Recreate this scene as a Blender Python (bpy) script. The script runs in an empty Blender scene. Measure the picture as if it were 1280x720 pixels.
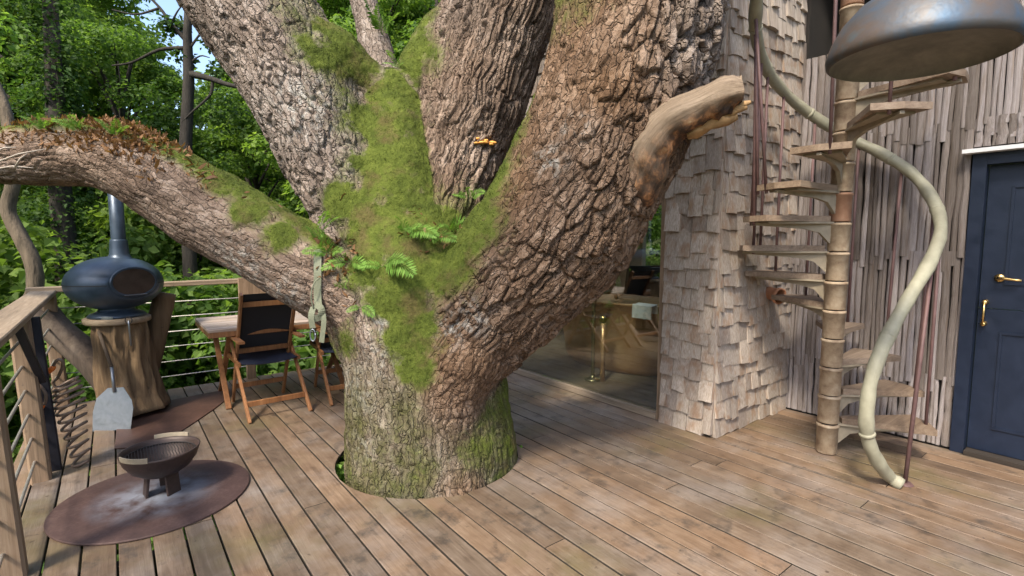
import bpy, math, random
import numpy as np
from mathutils import Vector, Matrix
from mathutils.bvhtree import BVHTree

random.seed(7)
RNG = np.random.default_rng(11)
scn = bpy.context.scene
col = scn.collection

# ---------------------------------------------------------------- camera
FPX, H = 645.0, 1.5
PITCH = math.atan(60 / FPX)
YAW = math.atan(500 / math.hypot(FPX, 60))          # planks run along +Y, the camera looks 37.7 deg right of them
cam_d = bpy.data.cameras.new('camera')
cam_d.sensor_width = 36
cam_d.lens = FPX / 1280 * 36
cam_d.clip_start, cam_d.clip_end = 0.05, 500
cam = bpy.data.objects.new('camera', cam_d)
cam.location = (0, 0, H)
cam.rotation_euler = (math.pi / 2 - PITCH, 0, -YAW)
col.objects.link(cam)
scn.camera = cam

# ---------------------------------------------------------------- light
SUN_EL, SUN_AZ = math.radians(50), math.radians(-116)     # azimuth clockwise from +Y: the sun stands to the left
world = bpy.data.worlds.new('World')
scn.world = world
world.use_nodes = True
wn = world.node_tree
sky = wn.nodes.new('ShaderNodeTexSky')
sky.sky_type = 'NISHITA'
sky.sun_disc = False
sky.sun_elevation = SUN_EL
sky.sun_rotation = SUN_AZ
sky.dust_density = 2.5
wn.nodes['Background'].inputs[1].default_value = 0.15
wn.links.new(sky.outputs[0], wn.nodes['Background'].inputs[0])
sun_d = bpy.data.lights.new('sun', 'SUN')
sun_d.energy = 2.4
sun_d.angle = math.radians(9)
sun_d.color = (1.0, 0.91, 0.77)
sun = bpy.data.objects.new('sun', sun_d)
S = Vector((math.sin(SUN_AZ) * math.cos(SUN_EL), math.cos(SUN_AZ) * math.cos(SUN_EL), math.sin(SUN_EL)))
sun.rotation_euler = S.to_track_quat('Z', 'Y').to_euler()
sun.location = S * 30
col.objects.link(sun)
scn.view_settings.view_transform = 'Standard'
scn.view_settings.look = 'None'
scn.view_settings.gamma = 1
scn.view_settings.use_curve_mapping = False
scn.view_settings.exposure = 1.4

# ---------------------------------------------------------------- survey helpers (points measured in the photograph)
F0 = np.array([math.sin(YAW), math.cos(YAW), 0]); RT = np.array([math.cos(YAW), -math.sin(YAW), 0]); ZZ = np.array([0, 0, 1.])
FW = F0 * math.cos(PITCH) - ZZ * math.sin(PITCH); UP = F0 * math.sin(PITCH) + ZZ * math.cos(PITCH)
C0 = np.array([0, 0, H])
def ray(x, y): return RT * (x - 640) + UP * (360 - y) + FW * FPX
def G(x, y, z=0.):
    d = ray(x, y); return C0 + d * ((z - H) / d[2])
def D(x, y, depth):
    d = ray(x, y); return C0 + d * (depth / d.dot(F0))

# ---------------------------------------------------------------- mesh building
def V(*a): return np.array(a, float)
def unit(v):
    v = np.asarray(v, float); return v / (np.linalg.norm(v) + 1e-12)

class MB:
    def __init__(s): s.v = []; s.f = []; s.n = 0; s.sm = []
    def add(s, vs, fs, smooth=False):
        s.v.append(np.asarray(vs, float).reshape(-1, 3))
        s.f += [tuple(i + s.n for i in f) for f in fs]; s.sm += [smooth] * len(fs)
        s.n += len(s.v[-1]); return s
    def box(s, c, d, rz=0.):
        c = V(*c); hx, hy, hz = d[0] / 2, d[1] / 2, d[2] / 2
        vs = np.array([(x * hx, y * hy, z * hz) for z in (-1, 1) for y in (-1, 1) for x in (-1, 1)])
        if rz:
            ca, sa = math.cos(rz), math.sin(rz)
            vs = np.stack([vs[:, 0] * ca - vs[:, 1] * sa, vs[:, 0] * sa + vs[:, 1] * ca, vs[:, 2]], 1)
        return s.add(vs + c, [(0, 2, 3, 1), (4, 5, 7, 6), (0, 1, 5, 4), (2, 6, 7, 3), (0, 4, 6, 2), (1, 3, 7, 5)])
    def span(s, a, b):
        a, b = V(*a), V(*b); return s.box((a + b) / 2, np.abs(b - a))
    def bar(s, p0, p1, w, h, side=(1, 0, 0), bev=0.0):
        p0, p1 = V(*p0), V(*p1); t = unit(p1 - p0)
        sd = V(*side) - t * np.dot(side, t); sd = unit(sd); u = np.cross(t, sd)
        b = bev or min(w, h) * .14
        ring = [(-w/2+b, -h/2), (w/2-b, -h/2), (w/2, -h/2+b), (w/2, h/2-b), (w/2-b, h/2), (-w/2+b, h/2), (-w/2, h/2-b), (-w/2, -h/2+b)]
        vs = [p + sd * a + u * c for p in (p0, p1) for a, c in ring]
        fs = [(i, (i+1) % 8, 8+(i+1) % 8, 8+i) for i in range(8)] + [tuple(range(7, -1, -1)), tuple(range(8, 16))]
        return s.add(vs, fs)
    def tube(s, pts, rad, n=10, cap=True, wob=0., flat=1.):
        pts = np.asarray(pts, float); m = len(pts)
        rad = np.full(m, rad, float) if np.isscalar(rad) else np.asarray(rad, float)
        tg = np.gradient(pts, axis=0); vs = []
        ref = V(0, 0, 1) if abs(unit(tg[0])[2]) < .9 else V(1, 0, 0)
        nrm = unit(ref - unit(tg[0]) * np.dot(ref, unit(tg[0])))
        for i in range(m):
            t = unit(tg[i]); nrm = unit(nrm - t * nrm.dot(t)); b = np.cross(t, nrm)
            for k in range(n):
                a = 2 * math.pi * k / n; r = rad[i] * (1 + wob * (random.random() - .5))
                vs.append(pts[i] + nrm * (math.cos(a) * r) + b * (math.sin(a) * r * flat))
        fs = [(i*n+k, i*n+(k+1) % n, (i+1)*n+(k+1) % n, (i+1)*n+k) for i in range(m-1) for k in range(n)]
        s.add(vs, fs, True)
        if cap:
            s.f += [tuple(s.n - m*n + k for k in range(n-1, -1, -1)), tuple(s.n - n + k for k in range(n))]; s.sm += [False, False]
        return s
    def lathe(s, prof, c=(0, 0, 0), n=40, axis='Z', sx=1., sy=1., smooth=True):
        c = V(*c); vs = []
        for r, z in prof:
            for k in range(n):
                a = 2 * math.pi * k / n; vs.append((r * math.cos(a) * sx, r * math.sin(a) * sy, z))
        vs = np.array(vs)
        if axis == 'X': vs = vs[:, [2, 0, 1]]
        if axis == 'Y': vs = vs[:, [1, 2, 0]]
        m = len(prof)
        fs = [(i*n+k, i*n+(k+1) % n, (i+1)*n+(k+1) % n, (i+1)*n+k) for i in range(m-1) for k in range(n)]
        s.add(vs + c, fs, smooth)
        return s
    def prism(s, poly, z0, z1):
        n = len(poly); vs = [(x, y, z0) for x, y in poly] + [(x, y, z1) for x, y in poly]
        return s.add(vs, [tuple(range(n-1, -1, -1)), tuple(range(n, 2*n))] + [(i, (i+1) % n, n+(i+1) % n, n+i) for i in range(n)])
    def xf(s, M):
        A = np.array(M); s.v = [v @ A[:3, :3].T + A[:3, 3] for v in s.v]; return s
    def mesh(s, name, mat):
        me = bpy.data.meshes.new(name)
        me.from_pydata(np.concatenate(s.v).tolist(), [], s.f)
        me.polygons.foreach_set('use_smooth', s.sm)
        if mat: me.materials.append(mat)
        me.update(); return me
    def build(s, name, mat, parent=None, base=None):
        """base: the parent's world location, when the shape was laid out in world coordinates"""
        if base is not None: s.v = [v - np.asarray(base, float) for v in s.v]
        return link(name, s.mesh(name, mat), parent)

def link(name, data, parent=None):
    o = bpy.data.objects.new(name, data); col.objects.link(o)
    if parent: o.parent = parent
    return o
def tag(o, label=None, cat=None, group=None, kind=None):
    if label: o['label'] = label
    if cat: o['category'] = cat
    if group: o['group'] = group
    if kind: o['kind'] = kind
    return o
def thing(name, label, cat, loc=(0, 0, 0), rz=0., group=None):
    e = link(name, None); e.location = [float(a) for a in loc]; e.rotation_euler = (0, 0, rz); e.empty_display_size = .1
    return tag(e, label, cat, group)
def copy_tree(o, parent=None):
    c = o.copy(); col.objects.link(c); c.parent = parent
    for ch in list(o.children): copy_tree(ch, c)
    return c
def fast_mesh(name, co, faces4, mat, smooth=False):
    """co (n,3), faces4 (m,4) numpy"""
    me = bpy.data.meshes.new(name); co = np.asarray(co, np.float32); fq = np.asarray(faces4, np.int32)
    me.vertices.add(len(co)); me.vertices.foreach_set('co', co.ravel())
    me.loops.add(fq.size); me.loops.foreach_set('vertex_index', fq.ravel())
    me.polygons.add(len(fq)); me.polygons.foreach_set('loop_start', np.arange(len(fq), dtype=np.int32) * 4)
    me.polygons.foreach_set('use_smooth', np.full(len(fq), smooth))
    me.update(calc_edges=True); me.validate()
    if mat: me.materials.append(mat)
    return me
def catmull(pts, k=6):
    P = np.asarray(pts, float); P = np.vstack([2*P[0]-P[1], P, 2*P[-1]-P[-2]]); out = []
    for i in range(1, len(P)-2):
        for t in np.arange(k) / k:
            a, b, c, d = P[i-1], P[i], P[i+1], P[i+2]
            out.append(.5*((2*b)+(-a+c)*t+(2*a-5*b+4*c-d)*t*t+(-a+3*b-3*c+d)*t**3))
    out.append(P[-2]); return np.array(out)

# ---------------------------------------------------------------- materials
class NT:
    def __init__(s, name):
        s.m = bpy.data.materials.new(name); s.m.use_nodes = True; s.t = s.m.node_tree
        s.b = s.t.nodes['Principled BSDF']; s.out = s.t.nodes['Material Output']
    def n(s, ty, **kw):
        nd = s.t.nodes.new('ShaderNode' + ty)
        for k, v in kw.items(): setattr(nd, k, v)
        return nd
    def put(s, sock, v):
        if isinstance(v, bpy.types.NodeSocket): s.t.links.new(v, sock)
        elif isinstance(v, (tuple, list)) and len(v) == 3 and sock.type == 'RGBA': sock.default_value = (*v, 1)
        else: sock.default_value = v
    def coord(s, which='Object'): return s.n('TexCoord').outputs[which]
    def attr(s, name): return s.n('Attribute', attribute_name=name).outputs['Fac']
    def rnd(s): return s.n('ObjectInfo').outputs['Random']
    def vm(s, op, a, b):
        x = s.n('VectorMath', operation=op); s.put(x.inputs[0], a); s.put(x.inputs[1], b); return x.outputs[0]
    def ma(s, op, a, b=0., c=0., clamp=False):
        x = s.n('Math', operation=op, use_clamp=clamp); s.put(x.inputs[0], a); s.put(x.inputs[1], b); s.put(x.inputs[2], c); return x.outputs[0]
    def noise(s, vec, scale, detail=4., rough=.55, dist=0.):
        x = s.n('TexNoise'); s.put(x.inputs['Vector'], vec); x.inputs['Scale'].default_value = scale
        x.inputs['Detail'].default_value = detail; x.inputs['Roughness'].default_value = rough; x.inputs['Distortion'].default_value = dist
        return x.outputs['Fac']
    def ramp(s, fac, stops):
        x = s.n('ValToRGB'); s.put(x.inputs[0], fac); e = x.color_ramp.elements
        while len(e) < len(stops): e.new(.5)
        for i, (p, c) in enumerate(stops):
            e[i].position = p; e[i].color = (*c, 1) if isinstance(c, tuple) else (c, c, c, 1)
        return x.outputs[0]
    def mix(s, fac, a, b, mode='MIX'):
        x = s.n('Mix', data_type='RGBA', blend_type=mode); s.put(x.inputs[0], fac); s.put(x.inputs[6], a); s.put(x.inputs[7], b); return x.outputs[2]
    def bump(s, h, dist=.01, strength=1., nrm=None):
        x = s.n('Bump'); s.put(x.inputs['Height'], h); x.inputs['Distance'].default_value = dist; x.inputs['Strength'].default_value = strength
        if nrm: s.put(x.inputs['Normal'], nrm)
        return x.outputs[0]
    def set(s, color=None, rough=None, normal=None, metal=None, **kw):
        if color is not None: s.put(s.b.inputs['Base Color'], color)
        if rough is not None: s.put(s.b.inputs['Roughness'], rough)
        if normal is not None: s.put(s.b.inputs['Normal'], normal)
        if metal is not None: s.put(s.b.inputs['Metallic'], metal)
        for k, v in kw.items(): s.put(s.b.inputs[k.replace('_', ' ')], v)
        return s.m

def wood(name, dark, mid, light, axis='Y', rough=.75, stain=None, algae=None, bump=.0015, fine=1., warm=None, stainpow=.62):
    t = NT(name); r = t.rnd()
    off = t.n('CombineXYZ'); t.put(off.inputs[0], t.ma('MULTIPLY', r, 37.)); t.put(off.inputs[1], t.ma('MULTIPLY', r, 71.)); t.put(off.inputs[2], t.ma('MULTIPLY', r, 13.))
    co = t.coord(); base = t.vm('ADD', co, off.outputs[0])
    st = {'X': (.05, 1, 1), 'Y': (1, .05, 1), 'Z': (1, 1, .05)}[axis]
    gv = t.vm('MULTIPLY', base, st)
    g1 = t.noise(gv, 60 * fine, 5, .65, .6); g2 = t.noise(gv, 9 * fine, 3, .6, .4); blot = t.noise(base, 4.5, 4, .6)
    c = t.ramp(t.ma('ADD', t.ma('MULTIPLY', g1, .55), t.ma('MULTIPLY', g2, .5)), [(.32, dark), (.52, mid), (.74, light)])
    tint = t.ramp(r, [(0., (.76, .74, .72)), (.3, (1., .98, .93)), (.6, (.93, .96, 1.)), (1., (1.2, 1.17, 1.13))])
    c = t.mix(1., c, tint, 'MULTIPLY')
    if warm:
        c = t.mix(t.ramp(t.noise(t.vm('MULTIPLY', base, (1.5, .4, 1.5)), 2.2, 3), [(.5, 0.), (.72, .7)]), c, warm)
    if stain:
        k = t.ramp(blot, [(stainpow, 0.), (stainpow + .14, .5)]); c = t.mix(k, c, stain)
        k2 = t.ramp(t.noise(base, 22, 2, .5), [(.70, 0.), (.78, .6)]); c = t.mix(k2, c, stain)
    if algae:
        k = t.ramp(t.noise(t.vm('MULTIPLY', co, (1, .6, 1)), 1.3, 5, .65), [(.50, 0.), (.70, .65)]); c = t.mix(k, c, algae)
    return t.set(c, t.ramp(blot, [(.3, rough - .1), (.7, min(1, rough + .15))]), t.bump(g1, bump))

def plain(name, color, rough=.5, metal=0., var=.15, scale=20., bump=0., **kw):
    t = NT(name); nz = t.noise(t.coord(), scale, 5, .6)
    lo = tuple(c * (1 - var) for c in color); hi = tuple(min(1, c * (1 + var)) for c in color)
    return t.set(t.ramp(nz, [(.3, lo), (.7, hi)]), t.ramp(nz, [(.3, max(0, rough - .08)), (.7, min(1, rough + .08))]), t.bump(nz, bump) if bump else None, metal, **kw)

def leafmat(name, c1, c2, c3, trans=.45, scale=1.0):
    t = NT(name); isl = t.n('NewGeometry').outputs['Random Per Island']; r = t.rnd()
    nz = t.noise(t.coord(), scale, 3)
    f = t.ma('ADD', t.ma('MULTIPLY', isl, .5), t.ma('MULTIPLY', nz, .5))
    c = t.ramp(f, [(.2, c1), (.5, c2), (.8, c3)])
    c = t.mix(1., c, t.ramp(r, [(0., .8), (1., 1.15)]), 'MULTIPLY')
    t.set(c, .6); t.b.inputs['Specular IOR Level'].default_value = .25
    tr = t.n('BsdfTranslucent'); t.put(tr.inputs[0], t.mix(1., c, (1.15, 1.2, .55), 'MULTIPLY'))
    mx = t.n('MixShader'); mx.inputs[0].default_value = trans
    t.t.links.new(t.b.outputs[0], mx.inputs[1]); t.t.links.new(tr.outputs[0], mx.inputs[2]); t.t.links.new(mx.outputs[0], t.out.inputs[0])
    return t.m

MT = {}
def deckmat():
    t = NT('deck_boards'); r = t.rnd(); co = t.coord()
    off = t.n('CombineXYZ'); t.put(off.inputs[0], t.ma('MULTIPLY', r, 37.)); t.put(off.inputs[1], t.ma('MULTIPLY', r, 71.)); t.put(off.inputs[2], t.ma('MULTIPLY', r, 13.))
    b = t.vm('ADD', co, off.outputs[0])
    g1 = t.noise(t.vm('MULTIPLY', b, (1, .06, 1)), 75, 4, .6, .8); g2 = t.noise(t.vm('MULTIPLY', b, (1, .12, 1)), 11, 4, .6, 1.2); g3 = t.noise(b, 7, 5, .65)
    f = t.ma('ADD', t.ma('ADD', t.ma('MULTIPLY', g1, .28), t.ma('MULTIPLY', g2, .34)), t.ma('MULTIPLY', g3, .38))
    c = t.ramp(f, [(.30, (.06, .042, .029)), (.45, (.135, .096, .067)), (.57, (.185, .138, .10)), (.72, (.26, .205, .158))])
    c = t.mix(1., c, t.ramp(r, [(0., (.72, .68, .63)), (.25, (1.06, .97, .86)), (.5, (.90, .90, .88)), (.75, (1.14, 1.0, .85)), (1., (1.26, 1.2, 1.1))]), 'MULTIPLY')
    c = t.mix(t.ramp(t.noise(co, 1.7, 5, .65), [(.47, 0.), (.70, .55)]), c, t.ramp(g1, [(.3, (.20, .172, .152)), (.7, (.33, .29, .26))]))      # bleached, walked on
    c = t.mix(t.ramp(t.noise(t.vm('MULTIPLY', b, (1, .5, 1)), 2.6, 4, .6), [(.54, 0.), (.74, .5)]), c, (.19, .11, .06))
    c = t.mix(t.ramp(t.noise(t.vm('ADD', co, (9., 3., 0.)), 1.1, 5, .65), [(.52, 0.), (.70, .55)]), c, (.115, .10, .035))                     # algae
    c = t.mix(t.ramp(t.noise(b, 5.5, 5, .7), [(.555, 0.), (.69, .7)]), c, (.04, .034, .028))                                                # mildew
    c = t.mix(t.ramp(t.noise(b, 26, 2, .5), [(.70, 0.), (.76, .75)]), c, (.06, .04, .028))
    return t.set(c, t.ramp(g3, [(.3, .48), (.7, .75)]), t.bump(t.ma('ADD', g1, g3), .002))
MT['deck'] = deckmat()
MT['deck_edge'] = plain('shaded_gap_edge', (.035, .028, .02), .9, 0, .3, 12)  # near-black board sides stand in for shade in the gaps
MT['rail'] = wood('rail_wood', (.10, .075, .05), (.25, .19, .135), (.40, .32, .24), 'Y', .8, stain=(.08, .06, .045))
MT['railx'] = wood('rail_wood_x', (.10, .075, .05), (.25, .19, .13), (.38, .30, .22), 'X', .8, stain=(.08, .06, .045))
MT['post'] = wood('post_wood', (.11, .075, .045), (.24, .16, .10), (.34, .25, .17), 'Z', .8, stain=(.07, .05, .035))
MT['joist'] = plain('joist_wood', (.03, .022, .016), .9)
MT['table'] = wood('table_wood', (.17, .12, .09), (.34, .27, .22), (.5, .43, .38), 'X', .65, stain=(.12, .07, .05))
MT['teak'] = wood('teak', (.13, .055, .022), (.26, .115, .045), (.37, .18, .078), 'Z', .45, fine=.8)
MT['sling'] = plain('black_sling', (.012, .014, .02), .75, var=.3, scale=400, bump=.0006)
MT['navy_sling'] = plain('navy_sling', (.016, .024, .055), .75, var=.3, scale=400, bump=.0006)
MT['stump'] = wood('stump_wood', (.04, .026, .015), (.17, .11, .06), (.34, .235, .13), 'Z', .85, stain=(.05, .032, .02), bump=.012, fine=.35)
MT['drift'] = wood('grey_branch_wood', (.03, .021, .015), (.085, .06, .042), (.15, .115, .08), 'Z', .85, bump=.006, fine=.4)
MT['steel'] = plain('brushed_steel', (.27, .29, .32), .42, .85, .08, 40)
MT['cable'] = plain('steel_cable', (.42, .40, .36), .45, .7, .1, 60)
MT['darksteel'] = plain('dark_steel', (.02, .02, .028), .5, .4, .2, 20)
MT['hose'] = plain('brown_hose', (.17, .115, .08), .5, 0, .15, 30)
MT['orange'] = plain('orange_plastic', (.75, .17, .02), .4, 0, .08, 20)
MT['brass'] = plain('brass', (.72, .49, .19), .28, 1., .1, 30)
MT['patbrass'] = plain('aged_brass', (.33, .27, .15), .34, .85, .15, 30)
MT['terracotta'] = plain('terracotta', (.42, .19, .10), .85, 0, .15, 20, .001)
MT['balu'] = plain('painted_rod', (.135, .075, .07), .6, .1, .25, 15)
MT['navy'] = plain('navy_paint', (.0075, .0145, .034), .45, 0, .15, 12, .0006)
MT['white'] = plain('white_paint', (.75, .75, .75), .5, 0, .04, 10)
MT['interior'] = plain('interior_wall', (.42, .33, .24), .8, 0, .2, 4)
MT['backing'] = plain('dark_backing', (.022, .018, .015), .95, 0, .2, 6)
MT['leather'] = plain('dark_leather', (.016, .012, .011), .45, 0, .3, 30)
MT['webbing'] = plain('webbing', (.17, .18, .12), .85, 0, .15, 120, .0008)
MT['soot'] = plain('sooty_iron', (.03, .026, .025), .7, .4, .3, 25, .001)

def rusty(name, base, spot, ash=None, rough=.62):
    t = NT(name); co = t.coord(); n1 = t.noise(co, 5, 6, .65); n2 = t.noise(co, 60, 4, .6)
    c = t.ramp(t.ma('ADD', t.ma('MULTIPLY', n1, .65), t.ma('MULTIPLY', n2, .35)), [(.3, tuple(x * .6 for x in base)), (.5, base), (.7, spot)])
    if ash:
        d = t.n('VectorMath', operation='LENGTH'); t.put(d.inputs[0], t.vm('MULTIPLY', co, (1.2, 1.2, 0)))
        k = t.ma('MULTIPLY', t.ramp(d.outputs['Value'], [(.06, 1.), (.42, 0.)]), t.ramp(t.noise(co, 7, 5, .6), [(.35, 0.), (.6, 1.)]))
        c = t.mix(t.ma('MULTIPLY', k, .75), c, ash)
    return t.set(c, rough, t.bump(n2, .0008), .25)
MT['plate'] = rusty('rusted_plate', (.075, .042, .036), (.125, .078, .066), ash=(.36, .40, .47))
MT['plate2'] = rusty('rusted_sheet', (.085, .042, .030), (.13, .07, .05))
MT['bowl'] = rusty('fire_bowl_iron', (.05, .032, .027), (.085, .05, .04), rough=.5)

def enamel():
    t = NT('oven_enamel'); co = t.coord(); n = t.noise(co, 7, 4, .6)
    return t.set(t.ramp(n, [(.35, (.03, .046, .07)), (.65, (.055, .08, .115))]), t.ramp(n, [(.3, .3), (.7, .45)]), t.bump(t.noise(co, 90, 2), .0004), .35)
MT['enamel'] = enamel()
def patina():
    t = NT('patina_sky_tint'); co = t.coord(); n = t.noise(co, 5, 5, .6, .5)
    z = t.n('SeparateXYZ'); t.put(z.inputs[0], co)
    c = t.ramp(n, [(.3, (.05, .095, .155)), (.44, (.085, .085, .09)), (.58, (.11, .08, .062)), (.72, (.07, .12, .145))])  # brown blue patina, its blue also carrying the sky's reflection as colour
    return t.set(c, .5, t.bump(t.noise(co, 14, 3), .003), .35)
MT['patina'] = patina()
def galv():
    t = NT('dull_underside'); co = t.coord(); n = t.noise(co, 10, 5, .65)
    return t.set(t.ramp(n, [(.3, (.13, .12, .10)), (.7, (.24, .22, .18))]), .6, t.bump(n, .002), .3)
MT['galv'] = galv()
def copper():
    t = NT('copper'); n = t.noise(t.coord(), 6, 4, .6)
    return t.set(t.ramp(n, [(.3, (.55, .30, .15)), (.7, (.72, .45, .25))]), .3, t.bump(t.noise(t.coord(), 40, 2), .0015), .5)
MT['copper'] = copper()

def shingle_mat():
    t = NT('weathered_shingle'); r = t.rnd(); co = t.coord('Object')
    off = t.n('CombineXYZ'); t.put(off.inputs[0], t.ma('MULTIPLY', r, 91.)); t.put(off.inputs[2], t.ma('MULTIPLY', r, 47.))
    v = t.vm('ADD', co, off.outputs[0])
    g = t.noise(t.vm('MULTIPLY', v, (3., 1., .16)), 12, 5, .65, .4); b = t.noise(v, 1.6, 3)
    c = t.ramp(g, [(.28, (.17, .135, .105)), (.5, (.39, .335, .285)), (.72, (.58, .535, .49))])
    c = t.mix(t.ramp(b, [(.50, 0.), (.68, .65)]), c, (.28, .16, .085))
    c = t.mix(1., c, t.ramp(t.ma('FRACT', t.ma('MULTIPLY', r, 7.3)), [(0., (.72, .68, .66)), (.5, (1., .97, .93)), (1., (1.2, 1.16, 1.12))]), 'MULTIPLY')
    return t.set(c, .85, t.bump(g, .004))
MT['shingle'] = shingle_mat()
def lath_mat():
    t = NT('weathered_lath'); r = t.rnd(); co = t.coord('Object')
    off = t.n('CombineXYZ'); t.put(off.inputs[0], t.ma('MULTIPLY', r, 91.)); t.put(off.inputs[2], t.ma('MULTIPLY', r, 47.))
    v = t.vm('ADD', co, off.outputs[0])
    g = t.noise(t.vm('MULTIPLY', v, (1., 4., .5)), 9, 5, .65, .3); b = t.noise(t.vm('MULTIPLY', v, (1., 1., 2.)), 1.3, 3)
    c = t.ramp(g, [(.28, (.125, .105, .092)), (.5, (.30, .265, .248)), (.72, (.48, .45, .435))])
    c = t.mix(t.ramp(b, [(.52, 0.), (.7, .6)]), c, (.22, .165, .12))
    c = t.mix(1., c, t.ramp(t.ma('FRACT', t.ma('MULTIPLY', r, 7.3)), [(0., (.42, .38, .34)), (.3, (.8, .76, .73)), (.65, (1., .98, 1.)), (1., (1.22, 1.2, 1.22))]), 'MULTIPLY')
    return t.set(c, .8, t.bump(g, .004))
MT['lath'] = lath_mat()

def colmat():
    t = NT('stair_column'); r = t.rnd(); co = t.coord(); n = t.noise(co, 14, 5, .65)
    c = t.ramp(n, [(.3, (.21, .14, .09)), (.5, (.36, .27, .18)), (.72, (.48, .39, .28))])
    c = t.mix(t.ramp(t.ma('FRACT', t.ma('MULTIPLY', r, 5.1)), [(.75, 0.), (.85, .7)]), c, (.26, .11, .06))
    return t.set(c, .75, t.bump(n, .002))
MT['column'] = colmat()
MT['handrail'] = plain('handrail_wood', (.30, .285, .205), .6, 0, .22, 9, .002)
MT['tread'] = wood('tread_wood', (.10, .068, .045), (.21, .15, .105), (.33, .255, .19), 'X', .7, stain=(.08, .05, .035))
MT['treadiron'] = plain('tread_casting', (.30, .25, .18), .7, .1, .2, 15, .001)

def glassmat():
    t = NT('window_glass'); tr = t.n('BsdfTransparent'); tr.inputs[0].default_value = (.86, .9, .87, 1)
    gl = t.n('BsdfGlossy'); gl.inputs['Roughness'].default_value = .012
    lw = t.n('LayerWeight'); lw.inputs[0].default_value = .5
    fac = t.ma('ADD', t.ma('MULTIPLY', t.ma('POWER', lw.outputs['Facing'], 3.), .8), .17, clamp=True)
    mx = t.n('MixShader'); t.t.links.new(fac, mx.inputs[0]); t.t.links.new(tr.outputs[0], mx.inputs[1]); t.t.links.new(gl.outputs[0], mx.inputs[2])
    t.t.links.new(mx.outputs[0], t.out.inputs[0]); return t.m
MT['glass'] = glassmat()
MT['ovenglass'] = plain('oven_glass', (.05, .035, .028), .12, 0, .4, 8)

MT['leaf_a'] = leafmat('leaf_mid', (.06, .12, .026), (.125, .225, .046), (.21, .32, .07), .58)
MT['leaf_b'] = leafmat('leaf_light', (.10, .17, .034), (.17, .275, .055), (.26, .37, .085), .58)
MT['leaf_c'] = leafmat('leaf_dark', (.03, .066, .018), (.06, .125, .03), (.105, .18, .04), .55)
MT['fern'] = leafmat('fern_green', (.10, .20, .03), (.16, .30, .05), (.25, .40, .09), .4, 8)
MT['deadfern'] = leafmat('dead_fern', (.09, .045, .018), (.19, .095, .04), (.31, .17, .08), .25, 8)
MT['soil'] = plain('forest_floor', (.06, .075, .025), .95, 0, .5, 1.2, .03)
MT['fungus'] = plain('fungus_orange', (.75, .36, .08), .6, 0, .2, 30, .002)
def trunkmat(name, a, b):
    t = NT(name); co = t.coord(); n = t.noise(t.vm('MULTIPLY', co, (1, 1, .2)), 14, 5, .65)
    return t.set(t.ramp(n, [(.3, a), (.7, b)]), .95, t.bump(n, .03))
MT['trunk'] = trunkmat('forest_bark', (.012, .010, .008), (.045, .037, .028))
MT['trunk_pale'] = trunkmat('pale_bark', (.06, .046, .03), (.17, .13, .088))

def bark():
    t = NT('oak_bark'); co = t.coord()
    moss = t.attr('moss'); lich = t.attr('lichen'); warm = t.attr('warm')
    n1 = t.noise(co, 3.2, 5, .6); n2 = t.noise(co, 38, 6, .68); n3 = t.noise(co, 160, 3, .6)
    bc = t.n('Attribute', attribute_name='bc').outputs['Vector']; wn_ = t.n('TexNoise'); t.put(wn_.inputs['Vector'], co); wn_.inputs['Scale'].default_value = 14
    bw = t.vm('ADD', bc, t.vm('MULTIPLY', t.vm('SUBTRACT', wn_.outputs['Color'], (.5, .5, .5)), (.07, .07, .045)))
    vo = t.n('TexVoronoi', feature='DISTANCE_TO_EDGE'); t.put(vo.inputs['Vector'], bw); vo.inputs['Scale'].default_value = 30
    crack = t.ramp(vo.outputs['Distance'], [(0., 0.), (.10, 1.)])
    vc = t.n('TexVoronoi'); t.put(vc.inputs['Vector'], bw); vc.inputs['Scale'].default_value = 30
    cellc = t.n('SeparateColor'); t.put(cellc.inputs[0], vc.outputs['Color'])
    f = t.ma('ADD', t.ma('ADD', t.ma('MULTIPLY', n1, .4), t.ma('MULTIPLY', n2, .45)), t.ma('MULTIPLY', cellc.outputs[0], .14))
    brown = t.ramp(f, [(.32, (.055, .03, .016)), (.5, (.185, .108, .06)), (.68, (.37, .245, .16))])
    grey = t.ramp(f, [(.32, (.085, .063, .05)), (.5, (.265, .213, .178)), (.68, (.50, .435, .39))])
    c = t.mix(warm, grey, brown)
    lm = t.ma('MULTIPLY', lich, t.ramp(t.noise(co, 20, 5, .65), [(.47, 0.), (.6, 1.)]))
    c = t.mix(t.ma('MULTIPLY', lm, .75), c, (.50, .49, .45))
    c = t.mix(t.ma('MULTIPLY', t.attr('algae'), t.ramp(t.noise(co, 6, 5, .65), [(.35, .4), (.62, .95)])), c, t.ramp(n2, [(.3, (.046, .05, .013)), (.7, (.13, .128, .038))]))
    mc = t.ramp(t.ma('ADD', t.ma('MULTIPLY', t.noise(co, 9, 4, .6), .6), t.ma('MULTIPLY', n3, .4)), [(.3, (.034, .048, .008)), (.5, (.082, .106, .016)), (.7, (.15, .178, .032))])
    mc = t.mix(t.ramp(t.noise(co, 5, 4, .6), [(.53, 0.), (.68, .65)]), mc, (.11, .075, .035))
    mm = t.ramp(t.ma('ADD', t.ma('ADD', moss, t.ma('MULTIPLY', t.ma('SUBTRACT', n2, .5), .8)), t.ma('MULTIPLY', t.ma('SUBTRACT', t.noise(co, 11, 4, .6), .5), .7)), [(.22, 0.), (.66, 1.)])
    c = t.mix(mm, c, mc)
    h = t.ma('ADD', t.ma('ADD', t.ma('MULTIPLY', n2, .8), t.ma('MULTIPLY', n3, .3)), t.ma('MULTIPLY', t.ma('MULTIPLY', crack, t.ma('SUBTRACT', 1., mm, clamp=True)), t.attr('crk')))
    return t.set(c, .92, t.bump(h, .02), Specular_IOR_Level=.2)
MT['bark'] = bark()
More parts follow.
